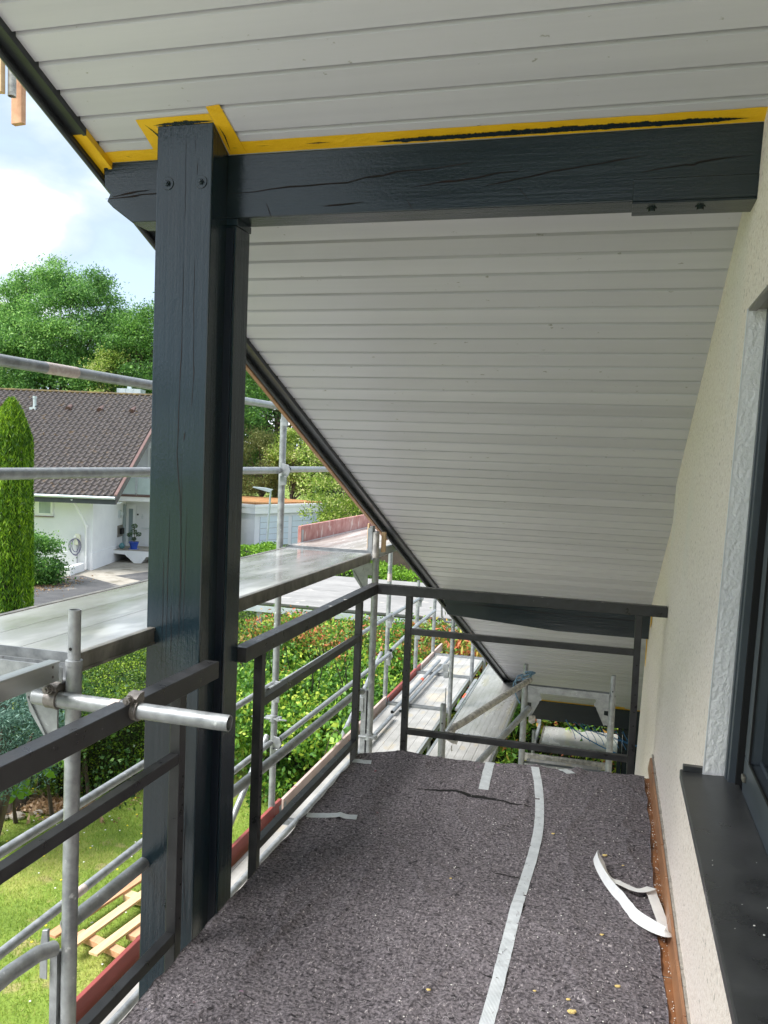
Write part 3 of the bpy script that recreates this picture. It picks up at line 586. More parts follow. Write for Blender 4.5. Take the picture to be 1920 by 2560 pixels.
# pale fabric tape over the joint, short pieces, loose end
def tape(pts, hw, lab, z=.0016, per=None, grp='pale fabric tapes on the felt'):
    P_ = []; W_ = []; pts2 = []
    for (a0, b0_), (a1, b1_) in zip(pts, pts[1:]):
        kk = max(1, int(math.hypot(a1-a0, b1_-b0_)/.02)); pts2 += [(a0+(a1-a0)*i/kk, b0_+(b1_-b0_)*i/kk) for i in range(kk)]
    pts = pts2+[pts[-1]]
    for i, (x, y) in enumerate(pts):
        a = Vector(pts[min(i+1, len(pts)-1)])-Vector(pts[max(i-1, 0)]); a.normalize(); q = Vector((a.y, -a.x, 0))*hw*random.uniform(.97, 1.03)
        P_.append((x, y, max(fz(x+q.x*s_, y+q.y*s_) for s_ in (-1, -.5, 0, .5, 1))+.0012)); W_.append((q.x, q.y, 0))
    b = MB(); b.strip(P_, W_, .0007); o = b.build('fabric_tape', 'wtape'); tag(centre(o), lab, 'tape', grp)
def cat(L, k=8):
    out = []; n = len(L)
    for i in range(n-1):
        p0, p1_, p2, p3 = L[max(i-1, 0)], L[i], L[i+1], L[min(i+2, n-1)]
        for j in range(k):
            t = j/k; out.append(tuple(.5*((2*p1_[d])+(-p0[d]+p2[d])*t+(2*p0[d]-5*p1_[d]+4*p2[d]-p3[d])*t*t+(-p0[d]+3*p1_[d]-3*p2[d]+p3[d])*t**3) for d in range(len(L[0]))))
    return out+[L[-1]]
tape(cat([(-.335, 4.675), (-.298, 4.45), (-.268, 4.19), (-.248, 3.9), (-.248, 3.65), (-.258, 3.4), (-.268, 3.15), (-.272, 2.9), (-.275, 2.65), (-.282, 2.4), (-.288, 2.1), (-.292, 1.6)]), .022, 'long wavy pale tape running down the middle of the felt')
tape([(-.588, 4.69), (-.582, 4.55), (-.574, 4.42), (-.565, 4.28)], .026, 'short tape strip on the felt edge left of the long tape')
tape([(-.185, 4.73), (-.16, 4.68), (-.135, 4.63)], .026, 'small tape scrap at the far felt edge right of the long tape')
tape([(-1.315, 3.662), (-1.24, 3.678), (-1.16, 3.693), (-1.08, 3.708)], .025, 'tape strip lying crosswise at the left felt edge')
tape([(-1.325, 4.43), (-1.27, 4.43), (-1.222, 4.44)], .028, 'tape scrap at the rounded far left corner of the felt')
RB = cat([(.235, 3.465, .005), (.246, 3.36, .008), (.262, 3.25, .012), (.275, 3.15, .016), (.285, 3.10, .035), (.262, 3.075, .05), (.222, 3.13, .035), (.165, 3.22, .02), (.115, 3.33, .02), (.06, 3.44, .03), (.022, 3.53, .05), (.015, 3.60, .055), (.035, 3.60, .05), (.05, 3.53, .03), (.075, 3.475, .02), (.12, 3.445, .02), (.17, 3.41, .022), (.205, 3.42, .02), (.24, 3.47, .012)], 7)
RW = []
for i in range(len(RB)):
    a = Vector(RB[min(i+1, len(RB)-1)])-Vector(RB[max(0, i-1)]); t = i/(len(RB)-1)
    tilt = 1.35*math.sin(math.pi*min(1, max(0, (t-.22)/.6))) if .22 < t < .82 else .15
    q = a.cross(Vector((0, 0, 1))).normalized(); u_ = q.cross(a).normalized(); RW.append((q*math.cos(tilt)+u_*math.sin(tilt))*.022)
RB = [(x, y, max(z+.012, abs(w3.z)+.006+fz(x, y))) for (x, y, z), w3 in zip(RB, RW)]
b = MB(); b.strip(RB, RW, .0005); o = b.build('loose_tape', 'ribbon', smooth=True); tag(centre(o), 'crumpled loop of loose white tape by the wall', 'tape')
for i, (x, y, r, lab) in enumerate([(-.483, 2.548, .007, 'yellow foam crumb left of the long tape near the front'), (-.036, 2.588, .013, 'largest yellow foam crumb lying on the felt in front'), (-.049, 2.653, .007, 'yellow foam crumb just behind the largest one'), (.103, 2.776, .009, 'yellow foam crumb on the felt nearest the skirting in front'),
                           (.049, 3.072, .007, 'thin yellow crumb left of the loose tape lower end'), (.053, 3.717, .010, 'yellow foam crumb just beyond the loose tape loop'), (-.18, 3.87, .007, 'orange foam crumb right beside the long tape'), (-.156, 2.666, .005, 'tiny yellow crumb to the right of the long tape'), (.13, 3.66, .005, 'tiny orange crumb between loose tape and skirting'), (-.55, 3.28, .005, 'pale crumb near the short black tear')]):
    r *= .75; b = MB(); b.sphere((x, y, fz(x, y)+r*.5), r, 9, 6, (1.3, .8, .6)); b.sphere((x+r, y+r*.5, fz(x, y)+r*.5), r*.6, 8, 5, (1, 1, .8)); b.v = [(p+(noise.noise(Vector((p*300, q*300, s_*300))))*r*.35, q+noise.noise(Vector((q*300, p*300, 9)))*r*.35, s_) for p, q, s_ in b.v]
    tag(centre(b.build('foam_crumb', 'crumb')), lab, 'crumb', 'foam crumbs on the felt')
b = MB()
for i in range(260):
    x = random.uniform(-.6, .25) if random.random() < .8 else random.uniform(-1.3, .25); y = random.uniform(2.0, 4.6); r = random.choice([.0010, .0013, .0018, .0025]); b.sphere((x, y, fz(x, y)+r*.6+.001), r, 5, 4, (1.2, 1, .7))
tag(b.build('plaster_grit', 'white'), 'tiny white grit sprinkled over the felt, denser towards the wall', 'grit', kind='stuff')

# ================================================================ yellow masking tape on soffit and verge
def sp(x, y, d=.0012): return (x, y, zs(y)-d)
mt = thing('masking_tape', 'yellow masking tape on the soffit round post head and purlin, smeared with dark paint', 'masking tape', (-.7, 2.8, zs(2.8)))
def patch(b, q, d=.0012):
    p = [sp(x, y, d) for x, y in q]; b.prism(p[::-1], (0, 0, -.0005))
def tseg(b, x0, x1, y0, y1, d):
    n = max(2, int((x1-x0)/.02)); 
    for i in range(n):
        a, c_ = x0+(x1-x0)*i/n, x0+(x1-x0)*(i+1)/n; f = lambda x: y0+.0025*noise.noise(Vector((x*9, 1, 0)))
        b.prism([sp(a, y1, d), sp(c_, y1, d), sp(c_, f(c_), d), sp(a, f(a), d)], (0, 0, -.0005))
b = MB(); tseg(b, -1.940, -1.66, 2.838, 2.882, .0012); b.build('strip', 'yellow', mt)
b = MB(); patch(b, [(-1.712, 2.858), (-1.648, 2.858), (-1.648, 2.722), (-1.716, 2.722)], .0022); b.build('strip', 'yellow', mt)
b = MB(); patch(b, [(-1.716, 2.749), (-1.425, 2.749), (-1.425, 2.716), (-1.716, 2.719)], .003); b.build('strip', 'yellow', mt)
b = MB(); patch(b, [(-1.422, 2.878), (-1.352, 2.878), (-1.372, 2.686), (-1.424, 2.69)], .0038); patch(b, [(-1.424, 2.69), (-1.395, 2.688), (-1.365, 2.705), (-1.40, 2.722), (-1.424, 2.712)], .0046); b.build('strip', 'yellow', mt)
for x0, x1, d in ((-1.36, -.615, .0014), (-.62, -.29, .0022), (-.30, .42, .003)):
    b = MB(); tseg(b, x0, x1, 2.832, 2.8795, d); b.build('strip', 'yellow', mt)
def smear(b, L, hw, d):
    P_ = []
    for (a, e_), (c_, f_) in zip(L, L[1:]):
        n = max(2, int(math.hypot(c_-a, f_-e_)/.0025))
        P_ += [(a+(c_-a)*i/n, e_+(f_-e_)*i/n) for i in range(n)]
    P_.append(L[-1]); n = len(P_); U = []; D = []
    for i, (x, y) in enumerate(P_):
        e1 = min(1, i/40, (n-1-i)/40); h1 = hw*e1*(.45+.5*random.random()+.8*max(0, noise.noise(Vector((x*30, y*30, 1))))); h2 = hw*e1*(.45+.5*random.random()+.8*max(0, noise.noise(Vector((x*34, y*30, 7)))))
        a = Vector(P_[min(i+1, n-1)])-Vector(P_[max(0, i-1)]); a.normalize(); U.append(sp(x-a.y*h1, y+a.x*h1, d)); D.append(sp(x+a.y*h2, y-a.x*h2, d))
    for i in range(n-1): b.poly([U[i], U[i+1], D[i+1], D[i]])
b = MB(); smear(b, [(-.86, 2.862), (-.6, 2.861), (-.3, 2.858), (0, 2.858), (.2, 2.860), (.35, 2.862)], .0085, .0062); smear(b, [(-.80, 2.866), (-.5, 2.866), (.3, 2.866)], .004, .0063)
smear(b, [(-1.69, 2.735), (-1.655, 2.79), (-1.65, 2.84)], .009, .0055); smear(b, [(-1.66, 2.742), (-1.55, 2.741), (-1.42, 2.741)], .009, .0062)
smear(b, [(-1.41, 2.76), (-1.405, 2.80), (-1.41, 2.86)], .007, .0068); smear(b, [(-1.40, 2.848), (-1.375, 2.85)], .007, .0070); smear(b, [(-1.84, 2.855), (-1.82, 2.865)], .009, .0042)
smear(b, [(-1.30, 2.850), (-1.25, 2.852)], .003, .0042); smear(b, [(-1.12, 2.853), (-1.02, 2.854)], .005, .0042)
b.build('paint_smear', 'beam', mt)
b = MB()
def ftape(y0, y1):
    b.hexa([(xv(y0)-.0505, y0, zs(y0)-.022), (xv(y0)-.0085, y0, zs(y0)-.022), (xv(y1)-.0085, y1, zs(y1)-.022), (xv(y1)-.0505, y1, zs(y1)-.022), (xv(y0)-.0505, y0, zs(y0)-.0205), (xv(y0)-.0085, y0, zs(y0)-.0205), (xv(y1)-.0085, y1, zs(y1)-.0205), (xv(y1)-.0505, y1, zs(y1)-.0205)])
    b.hexa([(xv(y0)-.0085, y0, zs(y0)-.028), (xv(y0)+.0075, y0, zs(y0)-.028), (xv(y1)+.0075, y1, zs(y1)-.028), (xv(y1)-.0085, y1, zs(y1)-.028), (xv(y0)-.0085, y0, zs(y0)-.002), (xv(y0)+.0075, y0, zs(y0)-.002), (xv(y1)+.0075, y1, zs(y1)-.002), (xv(y1)-.0085, y1, zs(y1)-.002)])
ftape(2.74, 3.16); o = b.build('masking_tape', 'yellow'); tag(centre(o), 'yellow masking tape wrapped on the verge moulding beside the purlin end', 'masking tape')
b = MB(); b.prism([(xw(z)+.03, y, z) for y, z in ((6.9, .62), (7.02, .56), (7.02, .44), (6.9, .50))], (-.002, 0, 0)); b.box((xw(.3)+.026, 7.30, .06), (xw(.3)+.030, 7.38, .34)); o = b.build('masking_tape', 'yellow'); tag(centre(o), 'small yellow tape piece on the far wall edge under the second purlin', 'masking tape')
b = MB(); y = 11.01
for x0, x1 in ((-.97, -.3), (-.31, .62)): patch(b, [(x0, 11.058), (x1, 11.058), (x1, y), (x0, y)], .002)
patch(b, [(.17, 11.0), (.30, 11.0), (.30, 10.93), (.17, 10.93)], .003); o = b.build('masking_tape', 'yellow'); tag(centre(o), 'yellow masking tape line along the lowest purlin', 'masking tape')
# ================================================================ scaffold
XI, XO, ZU, ZL = -1.58, -2.31, 1.05, -.98
R = .02415; GA = 'scaffold frames along the house'
def gusset(y, x0, s, zt, parent, w=.17, h=.25, cut=True):
    # folded steel gusset plate between transom and standard; s = direction away from the standard
    b = MB(); t = .004
    if cut:
        out = [(x0, zt), (x0+s*w*.35, zt), (x0+s*w*.35, zt-.03), (x0+s*.012, zt-.03)]
        b.prism([(x0+s*.022, y-t, zt), (x0+s*w, y-t, zt), (x0+s*w, y-t, zt-.055), (x0+s*w*.92, y-t, zt-h*.42), (x0+s*.055, y-t, zt-h*.42), (x0+s*.055, y-t, zt-.085), (x0+s*.022, y-t, zt-.085)], (0, 2*t, 0))
        b.prism([(x0+s*.055, y-t, zt-h*.4201), (x0+s*w*.92, y-t, zt-h*.4201), (x0+s*.058, y-t, zt-h*.96), (x0+s*.022, y-t, zt-h), (x0+s*.022, y-t, zt-h*.62), (x0+s*.055, y-t, zt-h*.60)], (0, 2*t, 0))
        b.bar((x0+s*w*.95, y, zt-.06), (x0+s*.05, y, zt-h*.99), .022, .006, (s, 0, -1))
        b.tube([(x0+s*.11, y-.007, zt-.045), (x0+s*.11, y-.003, zt-.045)], .022, 14)
    return b.build('gusset', 'galv', parent, smooth=True)
def frame(y, zi, zo, lab, transoms, gus, xi=XI, xo=XO, spigot=True, dirty=False):
    t = thing('scaffold_support', lab, 'scaffold frame', ((xi+xo)/2, y, G0), group=GA)
    for x, zt in ((xi, zi), (xo, zo)):
        b = MB(); top = zt-.16 if spigot else zt
        b.tube([(x, y, G0+.0), (x, y, top)], R, 18, hollow=True)
        if spigot: b.tube([(x, y, top-.002), (x, y, zt)], .0190, 18, hollow=True); b.tube([(x, y, top-.014), (x, y, top+.002)], R+.0015, 18)
        o = b.build('standard', 'galv', t, smooth=True)
        h = MB(); h.tube([(x-.0, y-.0188 if spigot else y-R, zt-.12), (x, y-.0197 if spigot else y-R-.001, zt-.12)], .0055, 10); h.build('pin_hole', 'hole', o)
        MB().box((x-.075, y-.075, G0-.0), (x+.075, y+.075, G0+.008)).tube([(x, y, G0+.008), (x, y, G0+.12)], R+.006, 12).build('base_plate', 'galv', o)
    for z in transoms:
        x0, x1 = max(xi, xo)-R+.001, min(xi, xo)+R-.001
        b = MB(); b.box((x1, y-.026, z-.052), (x0, y-.023, z)); b.box((x1, y+.023, z-.052), (x0, y+.026, z)); b.box((x1, y-.023, z-.052), (x0, y+.023, z-.048)); b.build('transom', 'galv', t)
    for z in gus:
        k_ = dict(w=.12, h=.20) if y > 6 else {}
        gusset(y, xi, -1 if xo < xi else 1, z-.053, t, **k_); gusset(y, xo, 1 if xo < xi else -1, z-.053, t, **k_)
    return t
f1 = frame(2.225, 1.205, 2.13, 'nearest scaffold frame whose open spigot rises above the wet deck', [1.028, ZL+.02], [1.028])
f2 = frame(5.655, 1.205, 2.13, 'scaffold frame standing at the railing corner carrying the red-boarded upper deck', [1.052, ZL+.02], [1.03])
f3 = frame(8.86, .06, 1.0, 'third scaffold frame with a pink sticker on its outer standard', [ZL+.02], [])
f4 = frame(10.33, .04, .20, 'fourth scaffold frame in front of the red-leaved hedge', [ZL+.02], [])
f5 = frame(11.42, -.02, -.05, 'last scaffold frame at the eaves end of the lower deck', [ZL+.02], [])
f6 = frame(6.5, .17, .15, 'small scaffold frame behind the far railing with two gusset plates under its top transom', [.012, -.60], [.012], xi=-.572, xo=.085)
# extras on the frames
b = MB(); b.box((-1.615, 2.20, -2.9), (-1.606, 2.245, .112)); b.box((-1.632, 2.20, -2.9), (-1.615, 2.205, .112)); b.build('channel', 'galv', f1)
b = MB(); b.prism([(-1.634, 2.19, .19), (-1.655, 2.19, .185), (-1.662, 2.19, .14), (-1.645, 2.19, .11), (-1.634, 2.19, .105)], (0, .012, 0)); b.box((-1.66, 2.186, .03), (-1.632, 2.19, .10)); b.build('wedge_plate', 'galv', f1, bevel=.002)
b = MB(); b.box((-1.618, 5.628, -2.9), (-1.604, 5.68, .07)); b.box((-1.640, 5.628, -2.9), (-1.618, 5.633, .07)); b.build('channel', 'galv', f2)
b = MB(); b.box((-1.66, 5.62, -.08), (-1.622, 5.626, .02)); b.build('wedge_plate', 'galv', f2, bevel=.002)
def clampring(x, y, z, parent, m='galv', ext=.07):
    b = MB(); b.tube([(x, y, z-.022), (x, y, z+.022)], R+.006, 18); b.box((x+R, y-.018, z-.014), (x+R+.035, y+.018, z+.014)); b.box((x-R-.035, y-.018, z-.012), (x-R, y+.018, z+.012)); b.tube([(x-ext, y-.022, z), (x+ext*.7, y-.022, z)], .007, 8); b.tube([(x+.042, y-.03, z), (x+.042, y+.02, z)], .012, 6)
    return b.build('clamp', m, parent, smooth=True)
clampring(XI, 5.648, -.262, f2); clampring(XO, 5.64, -.215, f2, ext=.16)
b = MB(); b.box((-1.66, 5.70, 1.06), (-1.625, 5.72, 1.22)); b.box((-1.625, 5.632, 1.06), (-1.605, 5.70, 1.24)); b.build('guard_post', 'galv', f2, bevel=.002)
b = MB(); b.tube([(XI+.004, 5.62, 1.02), (XI+.004, 5.63, 1.20)], .0225, 14); b.build('plaster_crusted_sleeve', 'galvdirty', f2, smooth=True)
b = MB(); b.box((-1.548, 5.66, 1.06), (-1.522, 5.70, 1.20)); o = b.build('wood_block', 'wood', bevel=.002); tag(centre(o), 'upright wooden block clamped beside the standard at the upper deck joint', 'wood block')
b = MB(); b.box((-1.676, 5.74, 1.07), (-1.662, 5.77, 1.25)); o = b.build('wood_strip', 'wood', bevel=.002); tag(centre(o), 'thin orange wood strip standing by the red toe board', 'wood strip')
b = MB(); b.tube([(XO, 8.86, .385), (XO, 8.86, .47)], R+.0012, 16); b.build('sticker', 'sticker', f3, smooth=True)
# couplers with wedge head on outer guard rail joints
def head(x, y, z, parent, s=1):
    b = MB(); b.prism([(x+s*.02, y-.03, z+.055), (x+s*.07, y-.03, z+.045), (x+s*.085, y-.03, z), (x+s*.06, y-.03, z-.045), (x+s*.02, y-.03, z-.04)], (0, .010, 0)); b.box((x+s*.012, y-.045, z-.10), (x+s*.062, y-.035, z-.035)); b.box((x+s*.012, y-.035, z-.10), (x+s*.020, y-.0, z-.035))
    return b.build('wedge_head', 'galv', parent, bevel=.002)
for f, y, zz_ in ((f2, 5.65, (.04, -.37, 1.62, 2.04)), (f3, 8.86, (.0, -.42)), (f4, 10.33, (.0, -.42))):
    for z in zz_: head(XO, y-.02, z-.02, f, 1)
head(XI, 8.80, -.50, f3, -1)
# ---- guard rails
GG = 'scaffold guard rails'
def rail(name, pts, lab, m='galv', r=R*.86, marks=(), flat=True):
    b = MB(); p = [Vector(q) for q in pts]; d = (p[-1]-p[0]).normalized()
    b.tube(p, r, 16, hollow=True); o = b.build(name, m, smooth=True)
    tag(o, lab, 'guard rail' if 'rail' in name else 'scaffold tube', GG)
    for c, L, mm in marks: x = MB(); c = Vector(c); x.tube([c, c+d*L], r+.0008, 16); x.build('marking', mm, o, smooth=True)
    return o
ra = R*1.0
o = rail('guard_rail', [(XO, -.6, 2.0), (XO, 5.62, 2.058)], 'topmost galvanised rail crossing in front of the big tree', r=R, marks=[((XO, 3.02, 2.0338), .21, 'sticker')])
rail('guard_rail', [(XO, 5.66, 2.05), (XO, 8.8, 2.05)], 'short rail continuing the topmost rail behind the verge', r=R)
rail('guard_rail', [(XO, -.6, 1.575), (XO, 5.60, 1.605)], 'rail passing in front of the brown tiled roof', r=R)
rail('guard_rail', [(XO+.03, 5.70, 1.612), (XO+.03, 8.8, 1.62)], 'rail with orange tip beside the lower edge of the verge', r=R*.93, marks=[((XO+.03, 6.66, 1.6145), .13, 'orange')])
rail('guard_rail', [(XO, -.6, .068), (XO, 5.60, .047)], 'upper outer guard rail over the lawn')
rail('guard_rail', [(XO+.035, 5.45, .043), (XO+.035, 8.84, .012)], 'upper outer guard rail in front of the leafy shrubs with an orange band', marks=[((XO+.035, 6.55, .0318), .07, 'orange')])
rail('guard_rail', [(XO, -.6, -.352), (XO, 5.60, -.385)], 'second outer guard rail over the lawn with a scratched label', marks=[((XO, 3.20, -.3724), .16, 'sticker')])
rail('guard_rail', [(XO+.035, 5.68, -.386), (XO+.035, 8.84, -.42)], 'second outer guard rail passing before the leafy shrubs')
rail('guard_rail', [(XO+.03, 8.90, 0.0), (XO+.03, 10.3, -.02)], 'short upper guard rail before the carport roof')
rail('guard_rail', [(XO+.03, 8.92, -.40), (XO+.03, 10.3, -.34), (XO+.03, 11.3, -.34)], 'short lower guard rail before the red-leaved hedge')
rail('guard_rail', [(-1.635, -.6, .16), (-1.635, 2.02, .152), (-1.622, 2.13, .150), (-1.61, 2.19, .135)], 'near thick inner rail ending at the nearest standard', r=R)
rail('guard_rail', [(-1.635, 2.285, .154), (-1.635, 5.52, .088), (-1.63, 5.60, .07)], 'inner guard rail running behind the balcony railing to the corner standard', r=R)
rail('brace_tube', [(XO+.21, -.6, ZL+.045), (XO+.23, 8.3, ZL+.045)], 'long tube lying along the lower deck under the balcony railing')
rail('brace_tube', [(XO+.20, 8.42, ZL+.045), (XO+.20, 10.9, ZL+.045)], 'tube lying on the far lower deck with an orange band', marks=[((XO+.20, 9.78, ZL+.045), .09, 'orange')])
rail('brace_tube', [(XO+.27, 8.5, ZL+.04), (XO+.28, 10.2, ZL+.045), (XO+.31, 10.5, ZL+.05), (XO+.30, 11.1, ZL+.05)], 'bent tube lying beside the banded tube on the far deck', r=R*.8)
rail('diagonal_brace', [(-2.39, 4.0, -1.60), (-2.34, 5.60, -.34)], 'diagonal brace tube ending at the clamp of the second outer standard', r=R*.9)
rail('diagonal_brace', [(-2.39, 7.2, -1.12), (-2.37, 8.85, -.42)], 'short diagonal brace tube near the third frame', r=R*.9)
rail('thin_rail', [(-1.9, 9.8, .04), (-1.9, 9.85, -.14), (-1.88, 9.95, -.22), (-1.80, 10.05, -.24)], 'thin bent tube end in front of the carport roof', r=.012)
# ---- decks
GD = 'scaffold decks'
def deck(name, x0, x1, y0, y1, z, m, lab, th=.06, side='alu', hooks=False, grooves=0):
    t = thing(name, lab, 'scaffold deck', ((x0+x1)/2, (y0+y1)/2, z-th), group=GD)
    b = MB(); n = grooves
    if n:
        for i in range(n):
            a = x0+.022+(x1-x0-.044)*i/n; c = x0+.022+(x1-x0-.044)*(i+1)/n; b.box((a, y0+.006, z-.012), (c-(.003 if n < 20 else .0), y1-.006, z-.002 if (i % 2 or n < 20) else z-.0034))
        b.box((x0+.02, y0+.006, z-.03), (x1-.02, y1-.006, z-.0125))
    else: b.box((x0+.02, y0+.006, z-.03), (x1-.02, y1-.006, z-.002))
    b.build('surface', m, t)
    for a, s in ((x0, 1), (x1, -1)):
        b = MB(); b.box((a, y0, z-th), (a+s*.006, y1, z+.001)); b.box((a-s*.004, y0, z-.012), (a, y1, z+.001)); b.box((a-s*.004, y0, z-th), (a, y1, z-th+.010)); b.box((a+s*.006, y0, z-.006), (a+s*.02, y1, z+.001)); b.box((a+s*.006, y0, z-th), (a+s*.03, y1, z-th+.005)); b.build('edge_profile', side, t, bevel=.0008)
    for q in (y0, y1-.006): MB().box((x0+.006, q, z-th), (x1-.006, q+.006, z)).build('end_plate', 'galv', t)
    if hooks:
        for x in (x0+(x1-x0)*.38, x1-.07): MB().box((x-.025, y0-.03, z-.052), (x+.025, y0+.001, z+.004)).build('hook', 'galv', t, bevel=.006)
        b = MB(); b.tube([(x0+.42*(x1-x0)*1.9, y0-.0008, z-.035), (x0+.42*(x1-x0)*1.9, y0+.001, z-.035)], .008, 10); b.build('hole', 'hole', t)
    return t
deck('scaffold_deck', -2.262, -1.612, 2.29, 5.62, ZU, 'deckwet', 'long wet upper deck seen past the double post', th=.062, side='aluside', grooves=3)
deck('scaffold_deck', -2.262, -1.612, 5.69, 8.75, ZU+.012, 'deckred', 'upper deck beyond the corner standard beside the chalky red toe board', th=.062)
# hatch bay at the lower left: only edge profiles and cross members
t = thing('scaffold_deck', 'open upper deck bay at the left edge of the picture with its trapdoor out', 'scaffold deck', (-1.93, .8, 1.0), group=GD)
b = MB()
b.box((-1.612, -.6, .990), (-1.604, 2.185, 1.052)); b.box((-1.640, -.6, 1.044), (-1.612, 2.185, 1.052)); b.box((-1.640, -.6, .990), (-1.612, 2.185, .996)); b.box((-1.604, -.6, 1.046), (-1.5995, 2.185, 1.052))
b.build('edge_profile', 'alu', t, bevel=.001); b = MB(); b.box((-2.262, -.6, .990), (-2.254, 2.185, 1.052)); b.box((-2.254, -.6, 1.044), (-2.226, 2.185, 1.052)); b.build('edge_profile', 'alu', t, bevel=.001)
b = MB(); b.box((-2.226, 1.5, .99), (-1.64, 1.53, 1.04)); b.build('cross_member', 'galv', t); b = MB(); b.box((-2.226, 2.145, .99), (-1.64, 2.151, 1.046)); b.tube([(-2.2, 2.165, 1.03), (-1.66, 2.165, 1.03)], .008, 8); b.build('cross_member', 'galv', t)
b = MB(); b.box((-1.79, .3, 1.0), (-1.705, 2.02, 1.02)); b.tube([(-1.79, 2.01, 1.02), (-1.705, 2.01, 1.02)], .008, 8); b.build('hinge_bar', 'aluside', t, bevel=.003)
for x in (-1.955,): MB().box((x-.05, 2.115, 1.0), (x+.03, 2.20, 1.052)).build('hook', 'galv', t, bevel=.008)
for z in (1.038, 1.008): MB().tube([(-1.6045, 2.155, z), (-1.6025, 2.155, z)], .0042, 10).build('rivet', 'brownclamp', t)
for i, (y0, y1) in enumerate(((-.7, 2.17), (2.28, 5.60), (5.71, 8.81), (8.91, 10.28), (10.38, 11.38))):
    deck('scaffold_deck', -2.255, -1.60, y0, y1, ZL, 'decklow', ['lower deck under the near railing', 'lower deck glimpsed between toe board and felt edge', 'stained lower deck seen through the far railing', 'short lower deck between the third and fourth frame', 'last short lower deck reaching the red-leaved hedge'][i], grooves=7)
deck('scaffold_deck', -1.52, -.925, 4.98, 7.92, ZL-.0, 'decklow', 'inner bracket deck right behind the felt edge', grooves=7)
deck('scaffold_deck', -1.46, -.905, 7.98, 11.1, ZL+.055, 'deckalu', 'bright ribbed plank laid on top of the inner deck with two end hooks', hooks=True, th=.065, grooves=20)
b = MB(); b.box((-1.535, 8.95, ZL-.02), (-1.50, 10.3, ZL+.006)); b.build('edge_strip', 'galv')
tag(centre(bpy.data.objects['edge_strip']), 'thin metal gap cover between the two lower deck lanes', 'metal strip')
b = MB(); b.box((-1.536, 9.40, ZL+.0065), (-1.515, 9.58, ZL+.008)); b.build('marking', 'orange', bpy.data.objects['edge_strip'])
dk = deck('scaffold_deck', -.62, .03, 7.06, 7.68, ZL, 'decklow', 'small dull deck between the small frame standards just beyond the felt', grooves=5)
dk = deck('scaffold_deck', -.76, .95, 11.22, 11.98, -1.98, 'deckalu', 'white-looking far deck beyond the lowest purlin under the blue net', th=.09, side='aluside', grooves=24)
b = MB(); b.box((-.69, 7.76, ZL-.05), (.09, 7.80, ZL+.01)); o = b.build('ledger', 'galvdirty', bevel=.003); tag(centre(o), 'crumb-covered ledger bar behind the small dull deck', 'ledger')
t = thing('scaffold_support', 'slim far frame holding the left end of the white-looking deck', 'scaffold frame', (-.83, 11.5, G0), group=GA)
b = MB(); b.tube([(-.84, 11.2, G0), (-.84, 11.2, -1.82)], R, 12, hollow=True); b.build('standard', 'galv', t, smooth=True)
b = MB(); b.box((-.835, 11.16, -2.02), (-.80, 12.0, -1.93)); b.prism([(-.86, 11.9, -1.93), (-.80, 11.9, -1.93), (-.80, 11.9, -1.62), (-.86, 11.9, -1.64)], (0, .02, 0)); b.build('transom', 'galv', t, bevel=.004)
t = thing('scaffold_standard', 'single standard just beyond the far railing, its open spigot below the mid rail', 'scaffold tube', (-.965, 5.2, G0))
b = MB(); b.tube([(-.967, 5.2, G0), (-.967, 5.2, -.03)], R, 18, hollow=True); b.tube([(-.967, 5.2, -.03), (-.967, 5.2, .165)], .019, 18, hollow=True); b.tube([(-.967, 5.2, -.05), (-.967, 5.2, -.026)], R+.003, 18); b.build('tube', 'galv', t, smooth=True)
b = MB(); b.tube([(-.967, 5.18, .045), (-.967, 5.1805, .045)], .0055, 10); b.build('pin_hole', 'hole', t)
b = MB(); b.prism([(-.94, 5.19, -.045), (-.915, 5.19, .0), (-.885, 5.19, -.01), (-.862, 5.19, -.05), (-.868, 5.19, -.085), (-.90, 5.19, -.08), (-.94, 5.19, -.06)], (0, .012, 0)); b.tube([(-.90, 5.185, -.09), (-.90, 5.185, -.13), (-.893, 5.185, -.12)], .004, 6); b.build('wedge_head', 'galvdirty', t, bevel=.002)
b = MB(); b.tube([(-.982, 5.34, -.02), (-.982, 5.34, .23)], .0035, 8); b.build('thin_pin', 'galv', t)
rail('brace_tube', [(-.925, 5.22, -.035), (-.905, 5.26, .0), (-.86, 5.36, .012), (-.545, 6.42, .060), (-.535, 6.46, .06)], 'upper oblique tube tied with blue rope at its far end', m='galvdirty', r=R*.95)
rail('brace_tube', [(-1.05, 4.99, -.62), (-.767, 5.6, -.31), (-.545, 6.43, -.178), (-.533, 6.47, -.165)], 'lower oblique tube running up to the small frame', r=R*.95)
b = MB(); b.prism([(-.53, 6.46, -.22), (-.48, 6.46, -.215), (-.478, 6.46, -.27), (-.505, 6.46, -.285), (-.53, 6.46, -.27)], (0, .01, 0)); b.build('clamp', 'galvdirty', f6, bevel=.003)
# blue rope lashing
b = MB()
for k in range(4):
    P_ = [(-.566+math.cos(a)*(.036+.006*math.sin(3*a+k))+.01*k, 6.47+math.sin(a)*.036, .075+.012*k+.02*math.sin(a+k)) for a in [i*.45 for i in range(15)]]; b.tube(P_, .0055, 6)
b.tube(cat([(-.59, 6.44, .10), (-.625, 6.43, .085), (-.64, 6.43, .05), (-.637, 6.43, .02)], 5), .0055, 6)
b.tube(cat([(-.60, 6.44, .06), (-.65, 6.44, .04), (-.655, 6.44, -.01), (-.635, 6.44, -.06), (-.615, 6.44, -.10), (-.60, 6.44, -.125)], 5), .0055, 6)
o = b.build('rope', 'rope', smooth=True); tag(centre(o), 'knotted blue rope lashing the oblique tube to the small frame', 'rope')
